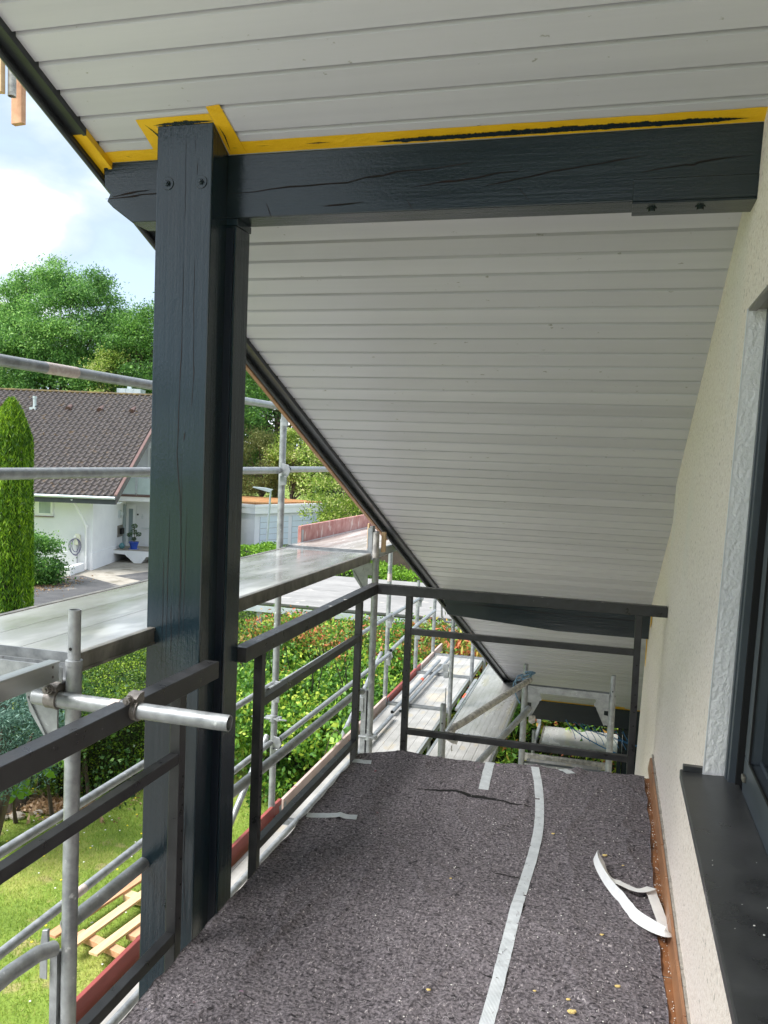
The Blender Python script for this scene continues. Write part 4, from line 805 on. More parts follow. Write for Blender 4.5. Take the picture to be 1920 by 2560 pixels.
# tie tube through the railing with clamps
t = thing('tie_tube', 'galvanised tie tube passing just under the near top rail', 'scaffold tube', (-1.4, 2.2, .88))
b = MB(); TA, TB = Vector((-1.69, 2.185, .932)), Vector((-1.045, 2.215, .915)); b.tube([TA, TB], .0242, 24, hollow=True); b.build('tube', 'galv', t, smooth=True); q_ = (TB-TA).normalized(); MB().tube([TB-q_*.020, TB-q_*.019], .0206, 20).build('bore_shade', 'hole', t)  # dark disc in the tube mouth stands in for the shade inside
b = MB(); d = (TB-TA).normalized(); c = TA+d*.262; b.tube([c, c+d*.03], .0250, 20); b.build('sticker', 'sticker', t, smooth=True)
def clamp(x, parent):
    f_ = (x-TA.x)/(TB.x-TA.x); c = TA+(TB-TA)*f_; b = MB()
    b.tube([c-d*.021, c-d*.017], .0265, 20); b.tube([c-d*.017, c+d*.017], .0295, 20); b.tube([c+d*.017, c+d*.021], .0315, 20)
    b.prism([c+Vector((-.019, -.012, .024)), c+Vector((-.019, .03, .024)), c+Vector((-.019, .03, .052)), c+Vector((-.019, .006, .050)), c+Vector((-.019, -.016, .038))], (.038, 0, 0))
    b.tube([c+Vector((0, -.045, .036)), c+Vector((0, .02, .036))], .006, 8); b.tube([c+Vector((0, -.040, .036)), c+Vector((0, -.026, .036))], .0125, 6); b.tube([c+Vector((0, -.024, .036)), c+Vector((0, -.021, .036))], .015, 14)
    return b.build('clamp', 'brownclamp', parent, smooth=True)
clamp(-1.625, t); k = clamp(-1.385+.03, t)
b = MB(); c = TA+(TB-TA)*((-1.395-TA.x)/(TB.x-TA.x)); b.prism([(-1.41, 2.24, .885), (-1.345, 2.24, .885), (-1.345, 2.24, .955-.075), (-1.41, 2.24, .955-.075)], (0, .05, 0)); b.build('second_jaw', 'brownclamp', t, bevel=.006)
# ---- toe boards
GT = 'toe boards'
def toe(x, y0, y1, z0, z1, m, lab, th=.028):
    o = MB().box((x-th/2, y0, z0), (x+th/2, y1, z1)).build('toe_board', m, bevel=.003); tag(centre(o), lab, 'toe board', GT)
    for y in (y0+.004, y1-.05): MB().box((x-th/2-.002, y, z0-.003), (x+th/2+.002, y+.045, z0+.10)).build('end_fitting', 'galv', o, bevel=.001)
    return o
toe(XO+.01, -.6, 2.22, -1.01, -.860, 'toered', 'red toe board under the near railing at the left')
toe(XO+.01, 2.26, 5.80, -1.02, -.880, 'toered', 'long red toe board partly hidden by the double post')
toe(XO+.01, 5.84, 8.86, -1.03, -.900, 'toefade', 'faded pinkish grey toe board in front of the leafy shrubs')
toe(XO+.01, 8.90, 10.58, -1.04, -.925, 'toered', 'short bright red toe board on the far lower deck')
toe(XO+.01, 10.62, 12.0, -1.05, -.94, 'toefade', 'last faded toe board pointing at the red-leaved hedge')
toe(XO+.045, 5.93, 8.8, ZU+.005, ZU+.135, 'toepink', 'chalky red toe board on the upper deck beneath the maple')
# wooden boards clamped to a hanging tube, top left
t = thing('scaffold_tube', 'grey tube end hanging at the upper left with wooden boards beside it', 'scaffold tube', (-3.58, 4.35, 3.7))
MB().tube([(-3.582, 4.35, 3.785), (-3.60, 4.36, 5.2)], R, 16, hollow=True).build('tube', 'galvdirty', t, smooth=True)
b = MB(); b.hexa([(-3.66, 4.30, 3.80), (-3.61, 4.29, 3.79), (-3.61, 4.33, 3.79), (-3.66, 4.34, 3.80), (-3.69, 4.30, 5.2), (-3.635, 4.29, 5.2), (-3.635, 4.33, 5.2), (-3.69, 4.34, 5.2)]); b.build('board', 'wood', t, bevel=.003)
b = MB(); b.hexa([(-3.645, 4.42, 3.655), (-3.56, 4.41, 3.655), (-3.56, 4.45, 3.655), (-3.645, 4.46, 3.655), (-3.66, 4.42, 5.2), (-3.575, 4.41, 5.2), (-3.575, 4.45, 5.2), (-3.66, 4.46, 5.2)]); b.build('board', 'woodred', t, bevel=.003)
# blue net
b = MB(); 
for i in range(9):
    x0 = -.40+i*.085; b.tube(cat([(x0, 10.4, -1.40-.02*i*.3), (x0+.05+.01*math.sin(i), 10.38, -1.46-.012*i), (x0+.10, 10.36, -1.52-.012*i), (x0+.13, 10.35, -1.60-.008*i)], 3), .0032, 5)
for i in range(7):
    x0 = -.30+i*.095; b.tube(cat([(x0, 10.39, -1.40-.01*i), (x0-.015+.12, 10.38, -1.45-.02*i), (x0+.22, 10.36, -1.48-.02*i), (x0+.36, 10.35, -1.52-.02*i)], 3), .0032, 5)
b.tube(cat([(-.40, 10.4, -1.39), (-.33, 10.39, -1.47), (-.18, 10.37, -1.56), (.0, 10.36, -1.64), (.2, 10.35, -1.71), (.4, 10.35, -1.76)], 5), .006, 6)
o = b.build('safety_net', 'net'); tag(centre(o), 'blue cord net hanging in front of the white-looking far deck', 'net')
# ================================================================ ground
def gz(x, y):
    f = -x*SY+y*CY; t = max(0, min(1, (f-13)/13)); return -2.95-.8*t*t*(3-2*t)
V = []; F = []; nx, ny = 90, 110
gx = [-90+180*(i/nx) if False else (lambda s: 130*s*abs(s)**.8)(2*i/nx-1)-6 for i in range(nx+1)]; gy = [-12+170*(j/ny)**1.5 for j in range(ny+1)]
for y in gy:
    for x in gx: V.append((x, y, gz(x, y)+.015*noise.noise(Vector((x*.8, y*.8, 0)))))
for j in range(ny):
    for i in range(nx): a = j*(nx+1)+i; F.append((a, a+1, a+nx+2, a+nx+1))
V += [(-900, -500, -3.9), (900, -500, -3.9), (900, 1500, -3.9), (-900, 1500, -3.9)]; k = len(V); F.append((k-4, k-3, k-2, k-1))
gr = mesh_obj('ground', V, F, 'lawn'); gr.data.shade_smooth(); gr['kind'] = 'structure'
def sheet(name, pts, z, m):   # flat sheet in the neighbours' frame
    o = MB(LF).poly([(r, f, z) for r, f in pts]).build(name, m); o['kind'] = 'structure'; return o
sheet('paving', [(-14.9, 37.75), (-13.4, 35.55), (-9.9, 33.0), (-4, 30), (-4, 46), (-14.0, 46)], -3.742, 'concrete')
sheet('driveway', [(-14.2, 32.0), (-13.5, 35.6), (-12.9, 35.9), (-9.95, 33.0), (-8.2, 31.4), (-5, 26), (-18, 26.5)], -3.738, 'asphalt')
sheet('driveway', [(-11.6, 36.2), (-10.5, 38.0), (-7, 40), (-5, 34), (-9.7, 34.7)], -3.737, 'asphalt')
sheet('driveway', [(-8, 44), (4, 52), (2, 58), (-9, 49.5)], -3.735, 'asphalt')
for nm_, q_ in (('bounce_paving', [(-2.75, 1.5), (9, 1.5), (9, 10.6), (-2.75, 10.6)]), ('bounce_gravel', [(-16, -14), (9, -14), (9, 1.499), (-16, 1.499)])):  # two ground sheets added to bounce neutral light up to the soffit
    o = MB().poly([(x, y, -2.944) for x, y in q_]).build(nm_, 'concrete' if nm_ == 'bounce_paving' else 'bouncegravel'); o['kind'] = 'structure'
# grass blades and lawn flowers
n = 150000
U = rng.uniform(0, 1, (n, 2)); gxp = -8.6+7.0*U[:, 0]; gyp = 2.2+10.5*U[:, 1]
keep = gxp > -9.2+.0*gyp
gxp, gyp = gxp[keep], gyp[keep]; n = len(gxp)
hgt = rng.uniform(.018, .05, n); a = rng.uniform(0, 6.283, n); wd = .0035
L1 = np.stack([gxp-np.cos(a)*wd, gyp-np.sin(a)*wd, np.full(n, -2.95)], 1); L2 = np.stack([gxp+np.cos(a)*wd, gyp+np.sin(a)*wd, np.full(n, -2.95)], 1)
Tp = np.stack([gxp+rng.normal(0, .016, n), gyp+rng.normal(0, .016, n), -2.95+hgt], 1)
VV = np.stack([L1, L2, Tp], 1).reshape(-1, 3); me = bpy.data.meshes.new('grass'); me.vertices.add(3*n); me.vertices.foreach_set('co', VV.ravel())
me.loops.add(3*n); me.loops.foreach_set('vertex_index', np.arange(3*n, dtype=np.int32)); me.polygons.add(n); me.polygons.foreach_set('loop_start', (np.arange(n)*3).astype(np.int32)); me.polygons.foreach_set('loop_total', np.full(n, 3, np.int32)); me.update(calc_edges=True)
at_ = me.attributes.new('v', 'FLOAT', 'FACE'); at_.data.foreach_set('value', rng.uniform(0, 1, n).astype(np.float32))
M['blade'] = leafmat('grass_blades', [(0, (.13, .23, .022)), (.4, (.24, .36, .04)), (.7, (.36, .43, .07)), (1, (.48, .46, .16))], trans=.3, cs=1.1)
me.materials.append(M['blade']); o = bpy.data.objects.new('grass', me); C.objects.link(o)
tag(o, 'short green and yellowish grass of the lawn behind the scaffold', 'grass', kind='stuff')
b = MB()
for i in range(150):
    x, y = random.uniform(-7.5, -3), random.uniform(3.5, 12); b.sphere((x, y, -2.905), .014, 6, 3, (1, 1, .4))
tag(b.build('dandelions', 'petal'), 'scattered small yellow flowers in the lawn', 'flowers', kind='stuff')
b = MB()
for i in range(170):
    x, y = random.uniform(-8, -3.5), random.uniform(3.5, 10.5); b.sphere((x, y, -2.91), .011, 6, 3, (1, 1, .4))
tag(b.build('daisies', 'white'), 'scattered tiny white daisies in the lawn', 'flowers', kind='stuff')
# ================================================================ foliage materials
M['lf_yew'] = leafmat('hedge_leaves', [(0, (0.025, 0.063, 0.011)), (.5, (0.069, 0.149, 0.018)), (.85, (0.21, 0.34, 0.028)), (1.1, (0.36, 0.50, 0.04))], cs=2.2)
M['lf_privet'] = leafmat('shrub_leaves', [(0, (0.044, 0.127, 0.024)), (.45, (0.120, 0.284, 0.042)), (.8, (0.284, 0.496, 0.060)), (1.05, (0.540, 0.630, 0.090))], cs=1.3)
M['lf_red'] = leafmat('red_young_leaves', [(0, (0.046, 0.115, 0.023)), (.38, (0.161, 0.276, 0.040)), (.55, (0.391, 0.345, 0.069)), (.78, (0.529, 0.149, 0.063)), (1.05, (0.598, 0.196, 0.103))], cs=1.6, trans=.25)
M['lf_thuja'] = leafmat('thuja_scales', [(0, (0.040, 0.115, 0.014)), (.45, (0.115, 0.241, 0.021)), (.8, (0.253, 0.425, 0.025)), (1.1, (0.391, 0.575, 0.040))], cs=.8)
M['lf_jun'] = leafmat('blue_juniper_needles', [(0, (0.036, 0.090, 0.066)), (.5, (0.102, 0.204, 0.156)), (1, (0.240, 0.384, 0.312))], cs=3)
M['lf_ash'] = leafmat('ash_leaves', [(0, (0.056, 0.152, 0.042)), (.45, (0.136, 0.304, 0.072)), (.8, (0.264, 0.496, 0.120)), (1.1, (0.416, 0.672, 0.176))], cs=.25)
M['lf_dark'] = leafmat('dark_tree_leaves', [(0, (0.018, 0.054, 0.015)), (.5, (0.053, 0.128, 0.030)), (1, (0.128, 0.240, 0.053))], cs=.2)
M['lf_mid'] = leafmat('mid_tree_leaves', [(0, (0.043, 0.123, 0.029)), (.5, (0.102, 0.246, 0.051)), (1, (0.217, 0.420, 0.072))], cs=.25)
M['lf_yel'] = leafmat('yellow_green_leaves', [(0, (0.105, 0.179, 0.032)), (.4, (0.231, 0.357, 0.053)), (.8, (0.441, 0.546, 0.105)), (1.05, (0.651, 0.630, 0.294))], cs=.6, trans=.4)
M['lf_lime'] = leafmat('lime_hedge_leaves', [(0, (.07, .16, .015)), (.5, (.16, .34, .025)), (1, (.30, .52, .05))], cs=.8)
M['lf_olive'] = leafmat('olive_conifer_leaves', [(0, (0.066, 0.077, 0.024)), (.5, (0.176, 0.209, 0.055)), (1, (0.352, 0.352, 0.132))], cs=.5)
M['lf_laurel'] = leafmat('bright_laurel_leaf', [(0, (.22, .46, .03)), (1, (.38, .66, .06))], cs=2)
M['lf_dry'] = leafmat('dry_fallen_leaves', [(0, (.22, .13, .06)), (.5, (.40, .26, .14)), (1, (.58, .42, .28))], cs=2)
# ---- box-shaped hedges: leaves on and just under the clipped faces over a twiggy core
def hedge(name, A, Bp, depth, z0, z1, m, lab, n, size, cat_='hedge', bulge=.08, taper=.0, core='twigs', width=.5, top_m=None, xf=None, twig=True):
    A, Bp = Vector((*A, 0)), Vector((*Bp, 0)); d = (Bp-A).normalized(); q = Vector((-d.y, d.x, 0)); Ln = (Bp-A).length
    c = (A+Bp)/2+q*depth/2; t = thing(name, lab, cat_, (c.x, c.y, z0))
    def W(u, v_, w2): return A+d*u+q*v_+Vector((0, 0, w2))
    def hh(u, v_): return z1+bulge*(noise.noise(Vector((u*.9+A.x, v_*.9, 2)))+.5*noise.noise(Vector((u*3, v_*3, 5))))
    P_ = []
    aF, aT, aS = Ln*(z1-z0), Ln*depth, depth*(z1-z0); tot = 2*aF+aT*1.3+2*aS
    for i in range(n):
        r = random.random()*tot; e_ = random.random()**2*.12
        if r < 2*aF: u, w2 = random.uniform(0, Ln), random.uniform(z0, z1); s = r < aF*1.25; vv = (taper*(w2-z0)+e_) if s else depth-taper*(w2-z0)-e_; vv += bulge*.9*noise.noise(Vector((u*1.4, w2*1.6, 1 if s else 9))); w2 = min(w2, hh(u, vv))
        elif r < 2*aF+aT*1.3: u, vv = random.uniform(0, Ln), random.uniform(taper*(z1-z0), depth-taper*(z1-z0)); w2 = hh(u, vv)-e_+(.05*random.random()**3)
        else: vv, w2 = random.uniform(0, depth), random.uniform(z0, z1); u = e_ if r < 2*aF+aT*1.3+aS else Ln-e_; u += bulge*noise.noise(Vector((vv*1.4, w2*1.4, 3)))
        P_.append(tuple(W(u, vv, w2)))
    P_ = np.array(P_); P_ += rng.normal(0, .018, P_.shape)
    if top_m:
        sel = P_[:, 2] > z1-.32*rng.uniform(.3, 1, len(P_)); o1 = leaves('foliage', P_[~sel], size, m, t, width); o2 = leaves('young_shoots', P_[sel], size, top_m, t, width)
    else: o1 = leaves('foliage', P_, size, m, t, width)
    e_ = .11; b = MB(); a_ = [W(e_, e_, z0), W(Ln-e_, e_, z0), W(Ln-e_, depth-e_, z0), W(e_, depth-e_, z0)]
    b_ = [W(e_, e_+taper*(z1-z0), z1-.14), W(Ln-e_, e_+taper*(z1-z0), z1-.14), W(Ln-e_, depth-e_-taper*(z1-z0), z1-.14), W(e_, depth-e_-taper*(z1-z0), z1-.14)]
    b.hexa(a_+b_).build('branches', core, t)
    return t
# dark clipped hedge behind the lawn, left
H1a, H1b = LF(-4.25, 10.75, 0), LF(-2.9, 11.55, 0)
hedge('clipped_hedge', (H1a.x, H1a.y), (H1b.x+.5, H1b.y+.28), 5.6, -2.97, -1.86, 'lf_yew', 'dense clipped dark green hedge behind the nearest standard', 90000, .034, width=.6, bulge=.10, top_m=None)
hedge('clipped_hedge', (H1a.x-.02, H1a.y+5.9), (H1b.x+.7, H1b.y+6.3), 6, -3.1, -1.9, 'lf_yew', 'lower continuation of the dark clipped hedge under the upper deck', 30000, .05, width=.6)
# leafy deciduous shrub bank in the middle
hc = []
for i in range(300):
    x = random.uniform(-5.3, -2.75); y = random.uniform(10.2, 13.6); 
    fr = max(0, min(1, (y-10.0)/2.6)); zt_ = -2.25+1.12*fr**.6+.12*noise.noise(Vector((x*1.5, y*1.5, 0)))
    z = random.uniform(-2.9, zt_) if random.random() < .35 else zt_-random.random()**2*.35; hc.append((x, y+.25*(random.random()-.5), z))
t = thing('leafy_shrub', 'large bright green leafy shrub bank behind the outer guard rails', 'shrub', (-3.9, 11.8, -2.95))
leaves('foliage', clumps(hc, .38, 210), .068, 'lf_privet', t, .62)
top = [(random.uniform(-5.6, -2.6), random.uniform(12.0, 13.8), -1.16+random.uniform(-.22, .13)) for i in range(150)]
leaves('young_shoots', np.concatenate([clumps(top, .26, 90), clumps([(random.uniform(-4.6, -2.6), random.uniform(10.8, 12.4), random.uniform(-1.5, -1.2)) for i in range(8)], .12, 20)]), .06, 'lf_red', t, .45, up=.35)
b = MB()
for i in range(46):
    x, y = random.uniform(-5.0, -2.9), random.uniform(11, 13.3); b.tube([(x, y, -2.95), (x+random.uniform(-.2, .2), y, -2), (x+random.uniform(-.3, .3), y-.1, -1.1)], [.02, .014, .006], 5)
b.hexa([(-5.1, 11.5, -2.95), (-2.9, 11.5, -2.95), (-2.9, 13.6, -2.95), (-5.1, 13.6, -2.95), (-5.0, 12.5, -1.6), (-2.95, 12.5, -1.6), (-2.95, 13.5, -1.5), (-5.0, 13.5, -1.5)]); b.build('branches', 'twigs', t)
# red photinia hedge beyond the scaffold end
t = thing('photinia_hedge', 'red and green young-leaved hedge closing the far end of the scaffold', 'hedge', (-.9, 12.9, -2.95))
hc = [(random.uniform(-3.0, 1.6), random.uniform(12.2, 13.5), 0) for i in range(330)]
hc = [(x, y, (-1.06 if x > -2.6 else -1.12)+.10*noise.noise(Vector((x*2, y, 0)))-random.random()**2*.35-(1.5*random.random() if random.random() < .5 else 0)) for x, y, z in hc]
leaves('foliage', clumps(hc, .33, 120), .10, 'lf_red', t, .34)
hc = [(random.uniform(-2.8, 1.6), random.uniform(12.15, 13.3), random.uniform(-2.9, -1.2)) for i in range(150)]
leaves('old_leaves', clumps(hc, .36, 90), .105, 'lf_privet', t, .36)
MB().box((-2.9, 12.6, -2.95), (1.6, 13.5, -1.3)).build('branches', 'twigs', t)
# small climbing spray poking over the toe board
t = thing('leafy_twig', 'single leafy twig hanging over the faded toe board', 'twig', (-2.36, 7.2, -1.1))
leaves('foliage', np.array([(-2.32+random.gauss(0, .035), 7.25+random.gauss(0, .11), -.80+random.gauss(0, .07)) for i in range(16)]), .085, 'lf_privet', t, .7)
MB().tube(cat([(-2.5, 7.25, -1.3), (-2.42, 7.25, -.95), (-2.33, 7.2, -.78), (-2.27, 7.2, -.86)], 4), .004, 6).build('stem', 'bark', t)
# blue juniper, laurel sprigs, trunk, mulch bed at the left
t = thing('blue_juniper', 'feathery blue-green juniper below the scaffold at the left', 'shrub', tuple(LF(-4.3, 9.3, -2.95)))
hc = [LF(*c) for c in blob((-4.45, 9.5, -1.62), (.85, .75, .62), 130, .55)]
leaves('foliage', clumps(hc, .24, 190), .060, 'lf_jun', t, .20, up=.25)
b = MB(LF)
for i in range(7): a = i*.9; b.tube([(-4.4, 9.5, -2.95), (-4.4+.2*math.cos(a), 9.5+.2*math.sin(a), -2.2), (-4.4+.5*math.cos(a), 9.5+.45*math.sin(a), -1.7)], [.05, .03, .012], 6)
b.build('branches', 'bark', t)
t = thing('laurel_sprigs', 'two bright green laurel leaf rosettes in front of the shaded hedge foot', 'sprig', tuple(LF(-4.3, 10.2, -2.95)))
def rosette(c, r, n, s):
    b = MB(); c = Vector(c)
    for k in range(n):
        a = k*6.283/n+.3; d = Vector((math.cos(a), math.sin(a)*.6, random.uniform(-.7, .35))).normalized(); q = d.cross(Vector((.2, -1, .5))).normalized()
        b.poly([c, c+d*s*.3+q*s*.20, c+d*s*.65+q*s*.22, c+d*s]); b.poly([c, c+d*s, c+d*s*.65-q*s*.22, c+d*s*.3-q*s*.20])
    return b
for p_ in ((-6.20, 8.15, -2.12), (-6.42, 7.93, -2.38)):
    pass
for (x, y, z, s) in ((-6.62, 8.72, -2.28, .2), (-6.5, 8.86, -2.16, .18), (-6.78, 8.47, -2.48, .2), (-6.86, 8.40, -2.44, .17)): rosette((x, y, z), 0, 6, s).build('rosette', 'lf_laurel', t)
b = MB(); b.tube([(-6.6, 8.9, -2.95), (-6.62, 8.85, -2.6), (-6.58, 8.75, -2.25)], [.03, .02, .01], 6); b.tube([(-6.9, 8.6, -2.95), (-6.85, 8.5, -2.7), (-6.8, 8.45, -2.45)], [.03, .02, .01], 6); b.build('stem', 'bark', t)
t = thing('tree_trunk', 'mossy brown tree trunk at the left lawn edge', 'tree', (-7.45, 8.95, -2.95))
b = MB(); b.tube([(-7.45, 8.95, -3.0), (-7.48, 8.98, -2.7), (-7.5, 9.0, -2.2), (-7.6, 9.05, -1.4)], [.42, .27, .22, .16], 14); b.build('trunk', 'bark', t, smooth=True)
hc = [(-7.4+random.gauss(0, .55), 9.3+random.gauss(0, .3), random.uniform(-2.9, -1.5)) for i in range(46)]
t = thing('shaded_shrub', 'dark ivy-like shrub between trunk and clipped hedge', 'shrub', (-7.2, 9.6, -2.95)); leaves('foliage', clumps([(x, y+.3, z) for x, y, z in hc], .5, 160), .06, 'lf_dark', t, .7)
b = MB(); 
for i in range(9): x = -7.6+.13*i; b.tube([(x, 9.6, -2.95), (x+random.uniform(-.1, .1), 9.6, -2.3), (x+random.uniform(-.3, .3), 9.5, -1.8)], [.03, .02, .008], 5)
b.build('branches', 'bark', t)
b = MB(); pts = []
for i in range(22): a = i/22*6.283; pts.append((-7.0+.95*math.cos(a)*(1+.12*math.sin(3*a)), 9.15+.34*math.sin(a)*(1+.2*math.cos(2*a))+.25*math.cos(a), -2.93))
b.poly(pts); o = b.build('leaf_bed', 'mulch'); o['kind'] = 'structure'
o = leaves('fallen_leaves', np.array([(-7.0+random.gauss(0, .42), 9.05+random.gauss(0, .17)+.0, -2.915+random.uniform(0, .03)) for i in range(420)]), .085, 'lf_dry', None, .6); tag(o, 'heap of dry brown leaves at the foot of the left hedge', 'fallen leaves', kind='stuff')
o = leaves('fallen_leaves', np.array([(-6.15+random.gauss(0, .35), 9.8+random.gauss(0, .28), -2.925+random.uniform(0, .02)) for i in range(260)]), .04, 'lf_dry', None, .5); tag(o, 'thin brown clippings on the lawn before the clipped hedge', 'clippings', kind='stuff')
for i, (x, y, s) in enumerate(((-6.98, 8.72, .09), (-7.12, 8.62, .07), (-6.80, 8.9, .06))):
    b = MB(); b.sphere((x, y, -2.92), s, 8, 5, (1.3, 1, .5)); tag(centre(b.build('stone', 'stone')), ['large pale stone at the lawn edge left', 'left small stone beside the trunk foot', 'rounded stone right of the pale one'][i], 'stone', 'stones at the bed edge')
# planks on the lawn
TG = 'planks lying on the lawn'
def plank(p, q, wd, h, z, m, lab):
    o = MB().bar((*p, z), (*q, z), wd, h).build('plank', m, bevel=.002); tag(centre(o), lab, 'plank', TG)
plank((-4.80, 6.48), (-4.42, 8.9), .115, .028, -2.818, 'woodred', 'reddish plank lying outermost on the lawn')
plank((-4.535, 6.38), (-4.27, 8.6), .10, .026, -2.818, 'wood', 'pale middle plank of the lawn stack')
plank((-4.27, 6.36), (-4.00, 8.4), .10, .026, -2.818, 'wood', 'pale plank with free front end nearest the red toe board')
plank((-4.13, 6.75), (-3.93, 8.5), .12, .05, -2.86, 'woodred', 'thick reddish plank partly under the pale ones')
plank((-4.62, 6.66), (-4.02, 6.50), .09, .06, -2.864+.0, 'woodred', 'front reddish cross beam carrying the planks')
plank((-4.60, 7.42), (-3.95, 7.30), .11, .06, -2.864, 'wood', 'rear cross beam carrying the planks')

# ================================================================ carport roof with corrugated sheets
t = thing('carport', 'carport with pale corrugated sheet roof behind the shrubs', 'carport', (-2.3, 15.8, -3.1))
b = MB(); x0, x1, y0, y1 = -6.3, 1.6, 13.86, 17.85; rows = 160
for i in range(rows):
    a, c = y0+(y1-y0)*i/rows, y0+(y1-y0)*(i+1)/rows; za, zb2 = -.95+.036*math.sin(a*2*math.pi/.177), -.95+.036*math.sin(c*2*math.pi/.177); b.poly([(x0, a, za), (x1, a, za), (x1, c, zb2), (x0, c, zb2)])
b.build('roof', 'corr', t)
b = MB(); b.box((x0, y0-.03, -1.09), (x1, y0+.01, -.985)); b.box((x0, y1, -1.09), (x1, y1+.04, -.985)); b.box((x0-.02, y0-.03, -1.1), (x0+.04, y1, -.985)); b.build('edge_beam', 'zinc', t)
for x, y in ((-6.1, 14.1), (-3.4, 14.1), (-.7, 14.1), (1.4, 14.1), (-6.1, 17.6), (-.7, 17.6)): MB().box((x-.05, y-.05, -3.3), (x+.05, y+.05, -1.0)).build('post', 'zinc', t)
b = MB()
for i in range(8): x = -5.9+i*.62; b.tube([(x, 14.0, -1.08), (x+.3, 14.0, -1.42)], .008, 5); b.tube([(x+.6, 14.0, -1.08), (x+.3, 14.0, -1.42)], .008, 5)
b.build('lattice', 'galv', t)
# lime green hedge beyond the carport
A, Bq = LF(-4.9, 27.6, 0), LF(2.6, 19.2, 0)
hedge('lime_hedge', (Bq.x-9.2*0, Bq.y), (Bq.x+.01, Bq.y+.01), .1, -3.4, -3.3, 'lf_lime', 'x', 1, .01) if False else None
hedge('lime_hedge', (A.x, A.y), (Bq.x, Bq.y), 1.5, -3.6, -1.28, 'lf_lime', 'bright lime green clipped hedge beyond the carport and garage', 42000, .085, bulge=.14, width=.5)

# ================================================================ neighbour's white house (in the neighbours' frame)
hs = thing('white_house', 'white rendered house with brown tiled roof beyond the driveway', 'house', tuple(LF(-18, 40, -3.75)), YAW)
ZR = 4.72; FE, FRg = 36.77, 45.8; ZE = -.36; SL = (ZR-ZE)/(FRg-FE)
def zr(f): return ZE+SL*(f-FE) if f < FRg else ZR-SL*(f-FRg)
b = MB(LF)
b.poly([(-32, 37.67, -3.9), (-13.13, 37.67, -3.9), (-13.13, 37.67, zr(37.67)-.12), (-32, 37.67, zr(37.67)-.12)])
b.poly([(-13.13, 37.67, -3.9), (-13.13, 42.6, -3.9), (-13.13, 42.6, zr(42.6)-.12), (-13.13, 37.67, zr(37.67)-.12)])
b.poly([(-13.13, 42.6, -3.9), (-8.6, 42.6, -3.9), (-8.6, 42.6, 1.9), (-13.13, 42.6, zr(42.6)-.12)])
b.poly([(-8.6, 42.6, -3.9), (-8.6, 50, -3.9), (-8.6, 50, 1.9), (-8.6, 42.6, 1.9)])
b.poly([(-13.13, 42.6, zr(42.6)-.12), (-8.6, 42.6, 1.9), (-8.6, 50, 1.9), (-12.2, 50, zr(50))])
b.build('wall', 'render', hs)
b = MB(LF); b.box((-13.135, 37.655, -3.76), (-13.10, 42.6, -2.98)); b.box((-32, 37.645, -3.76), (-13.128, 37.672, -2.98)); b.build('plinth', 'render', hs)
# tiled roof: real stepped courses with a wave profile
b = MB(LF); nc, seg = 25, 5; rr0, rr1 = -30., -11.80; ncol = 62; cw = (rr1-rr0)/ncol
prof5 = [(0, 0), (.18, .07), (.42, .085), (.62, .015), (.85, 0)]
for k in range(nc):
    fa_, fb2 = FE+(FRg-FE)*k/nc, FE+(FRg-FE)*(k+1)/nc+.02; za, zb2 = zr(fa_)+.075, zr(min(fb2, FRg))+.008
    row = []
    for c in range(ncol):
        for (u, h_) in prof5: row.append((rr0+(c+u)*cw, h_+random.uniform(-.004, .004)))
    row.append((rr1, 0)); base = len(b.v)
    for r, h_ in row: b.v += [(r, fa_-.0, za+h_-.07), (r, fa_, za+h_), (r, fb2, zb2+h_)]
    for i in range(len(row)-1): p = base+3*i; b.f += [(p, p+3, p+4, p+1), (p+1, p+4, p+5, p+2)]
roofo = b.build('roof', 'rooftile', hs)
b = MB(LF); b.hexa([(rr0, FE-.02, ZE-.22), (rr1, FE-.02, ZE-.22), (rr1, FRg, ZR-.22), (rr0, FRg, ZR-.22), (rr0, FE-.02, ZE-.02), (rr1, FE-.02, ZE-.02), (rr1, FRg, ZR-.02), (rr0, FRg, ZR-.02)]); b.poly([(rr0, FRg, ZR), (rr1, FRg, ZR), (rr1, 54, zr(54)), (rr0, 54, zr(54))]); b.build('roof_slab', 'fasciafar', hs)
b = MB(LF); i = 0; r = rr0
while r < rr1: b.tube([(r, FRg, ZR+.05+.01*(i % 2)), (min(r+.40, rr1), FRg, ZR+.06)], [.085, .07], 8); r += .38; i += 1
b.build('ridge', 'ridge', roofo)
b = MB(LF); b.hexa([(rr1, FE-.1, ZE-.30), (rr1+.05, FE-.1, ZE-.30), (rr1+.05, FRg, ZR-.26), (rr1, FRg, ZR-.26), (rr1, FE-.1, ZE+.06), (rr1+.05, FE-.1, ZE+.06), (rr1+.05, FRg, ZR+.10), (rr1, FRg, ZR+.10)]); b.build('verge_cladding', 'slate', hs)
b = MB(LF); b.hexa([(rr1-.06, FE-.1, ZE+.065), (rr1+.07, FE-.1, ZE+.065), (rr1+.07, FRg, ZR+.105), (rr1-.06, FRg, ZR+.105), (rr1-.06, FE-.1, ZE+.13), (rr1+.07, FE-.1, ZE+.13), (rr1+.07, FRg, ZR+.17), (rr1-.06, FRg, ZR+.17)]); b.build('verge_flashing', 'copper', hs)
b = MB(LF); b.box((rr0, FE-.10, ZE-.31), (rr1, FE-.04, ZE-.06)); b.build('eaves_board', 'fasciafar', hs)
b = MB(LF); b.tube([(rr0, FE-.16, ZE-.01), (rr1, FE-.16, ZE-.03)], .07, 10); b.build('gutter', 'zinc', hs, smooth=True)
b = MB(LF); b.box((rr0, FE-.04, ZE-.28), (rr1, 37.67, ZE-.25)); b.build('eaves_soffit', 'whitetrim', hs)
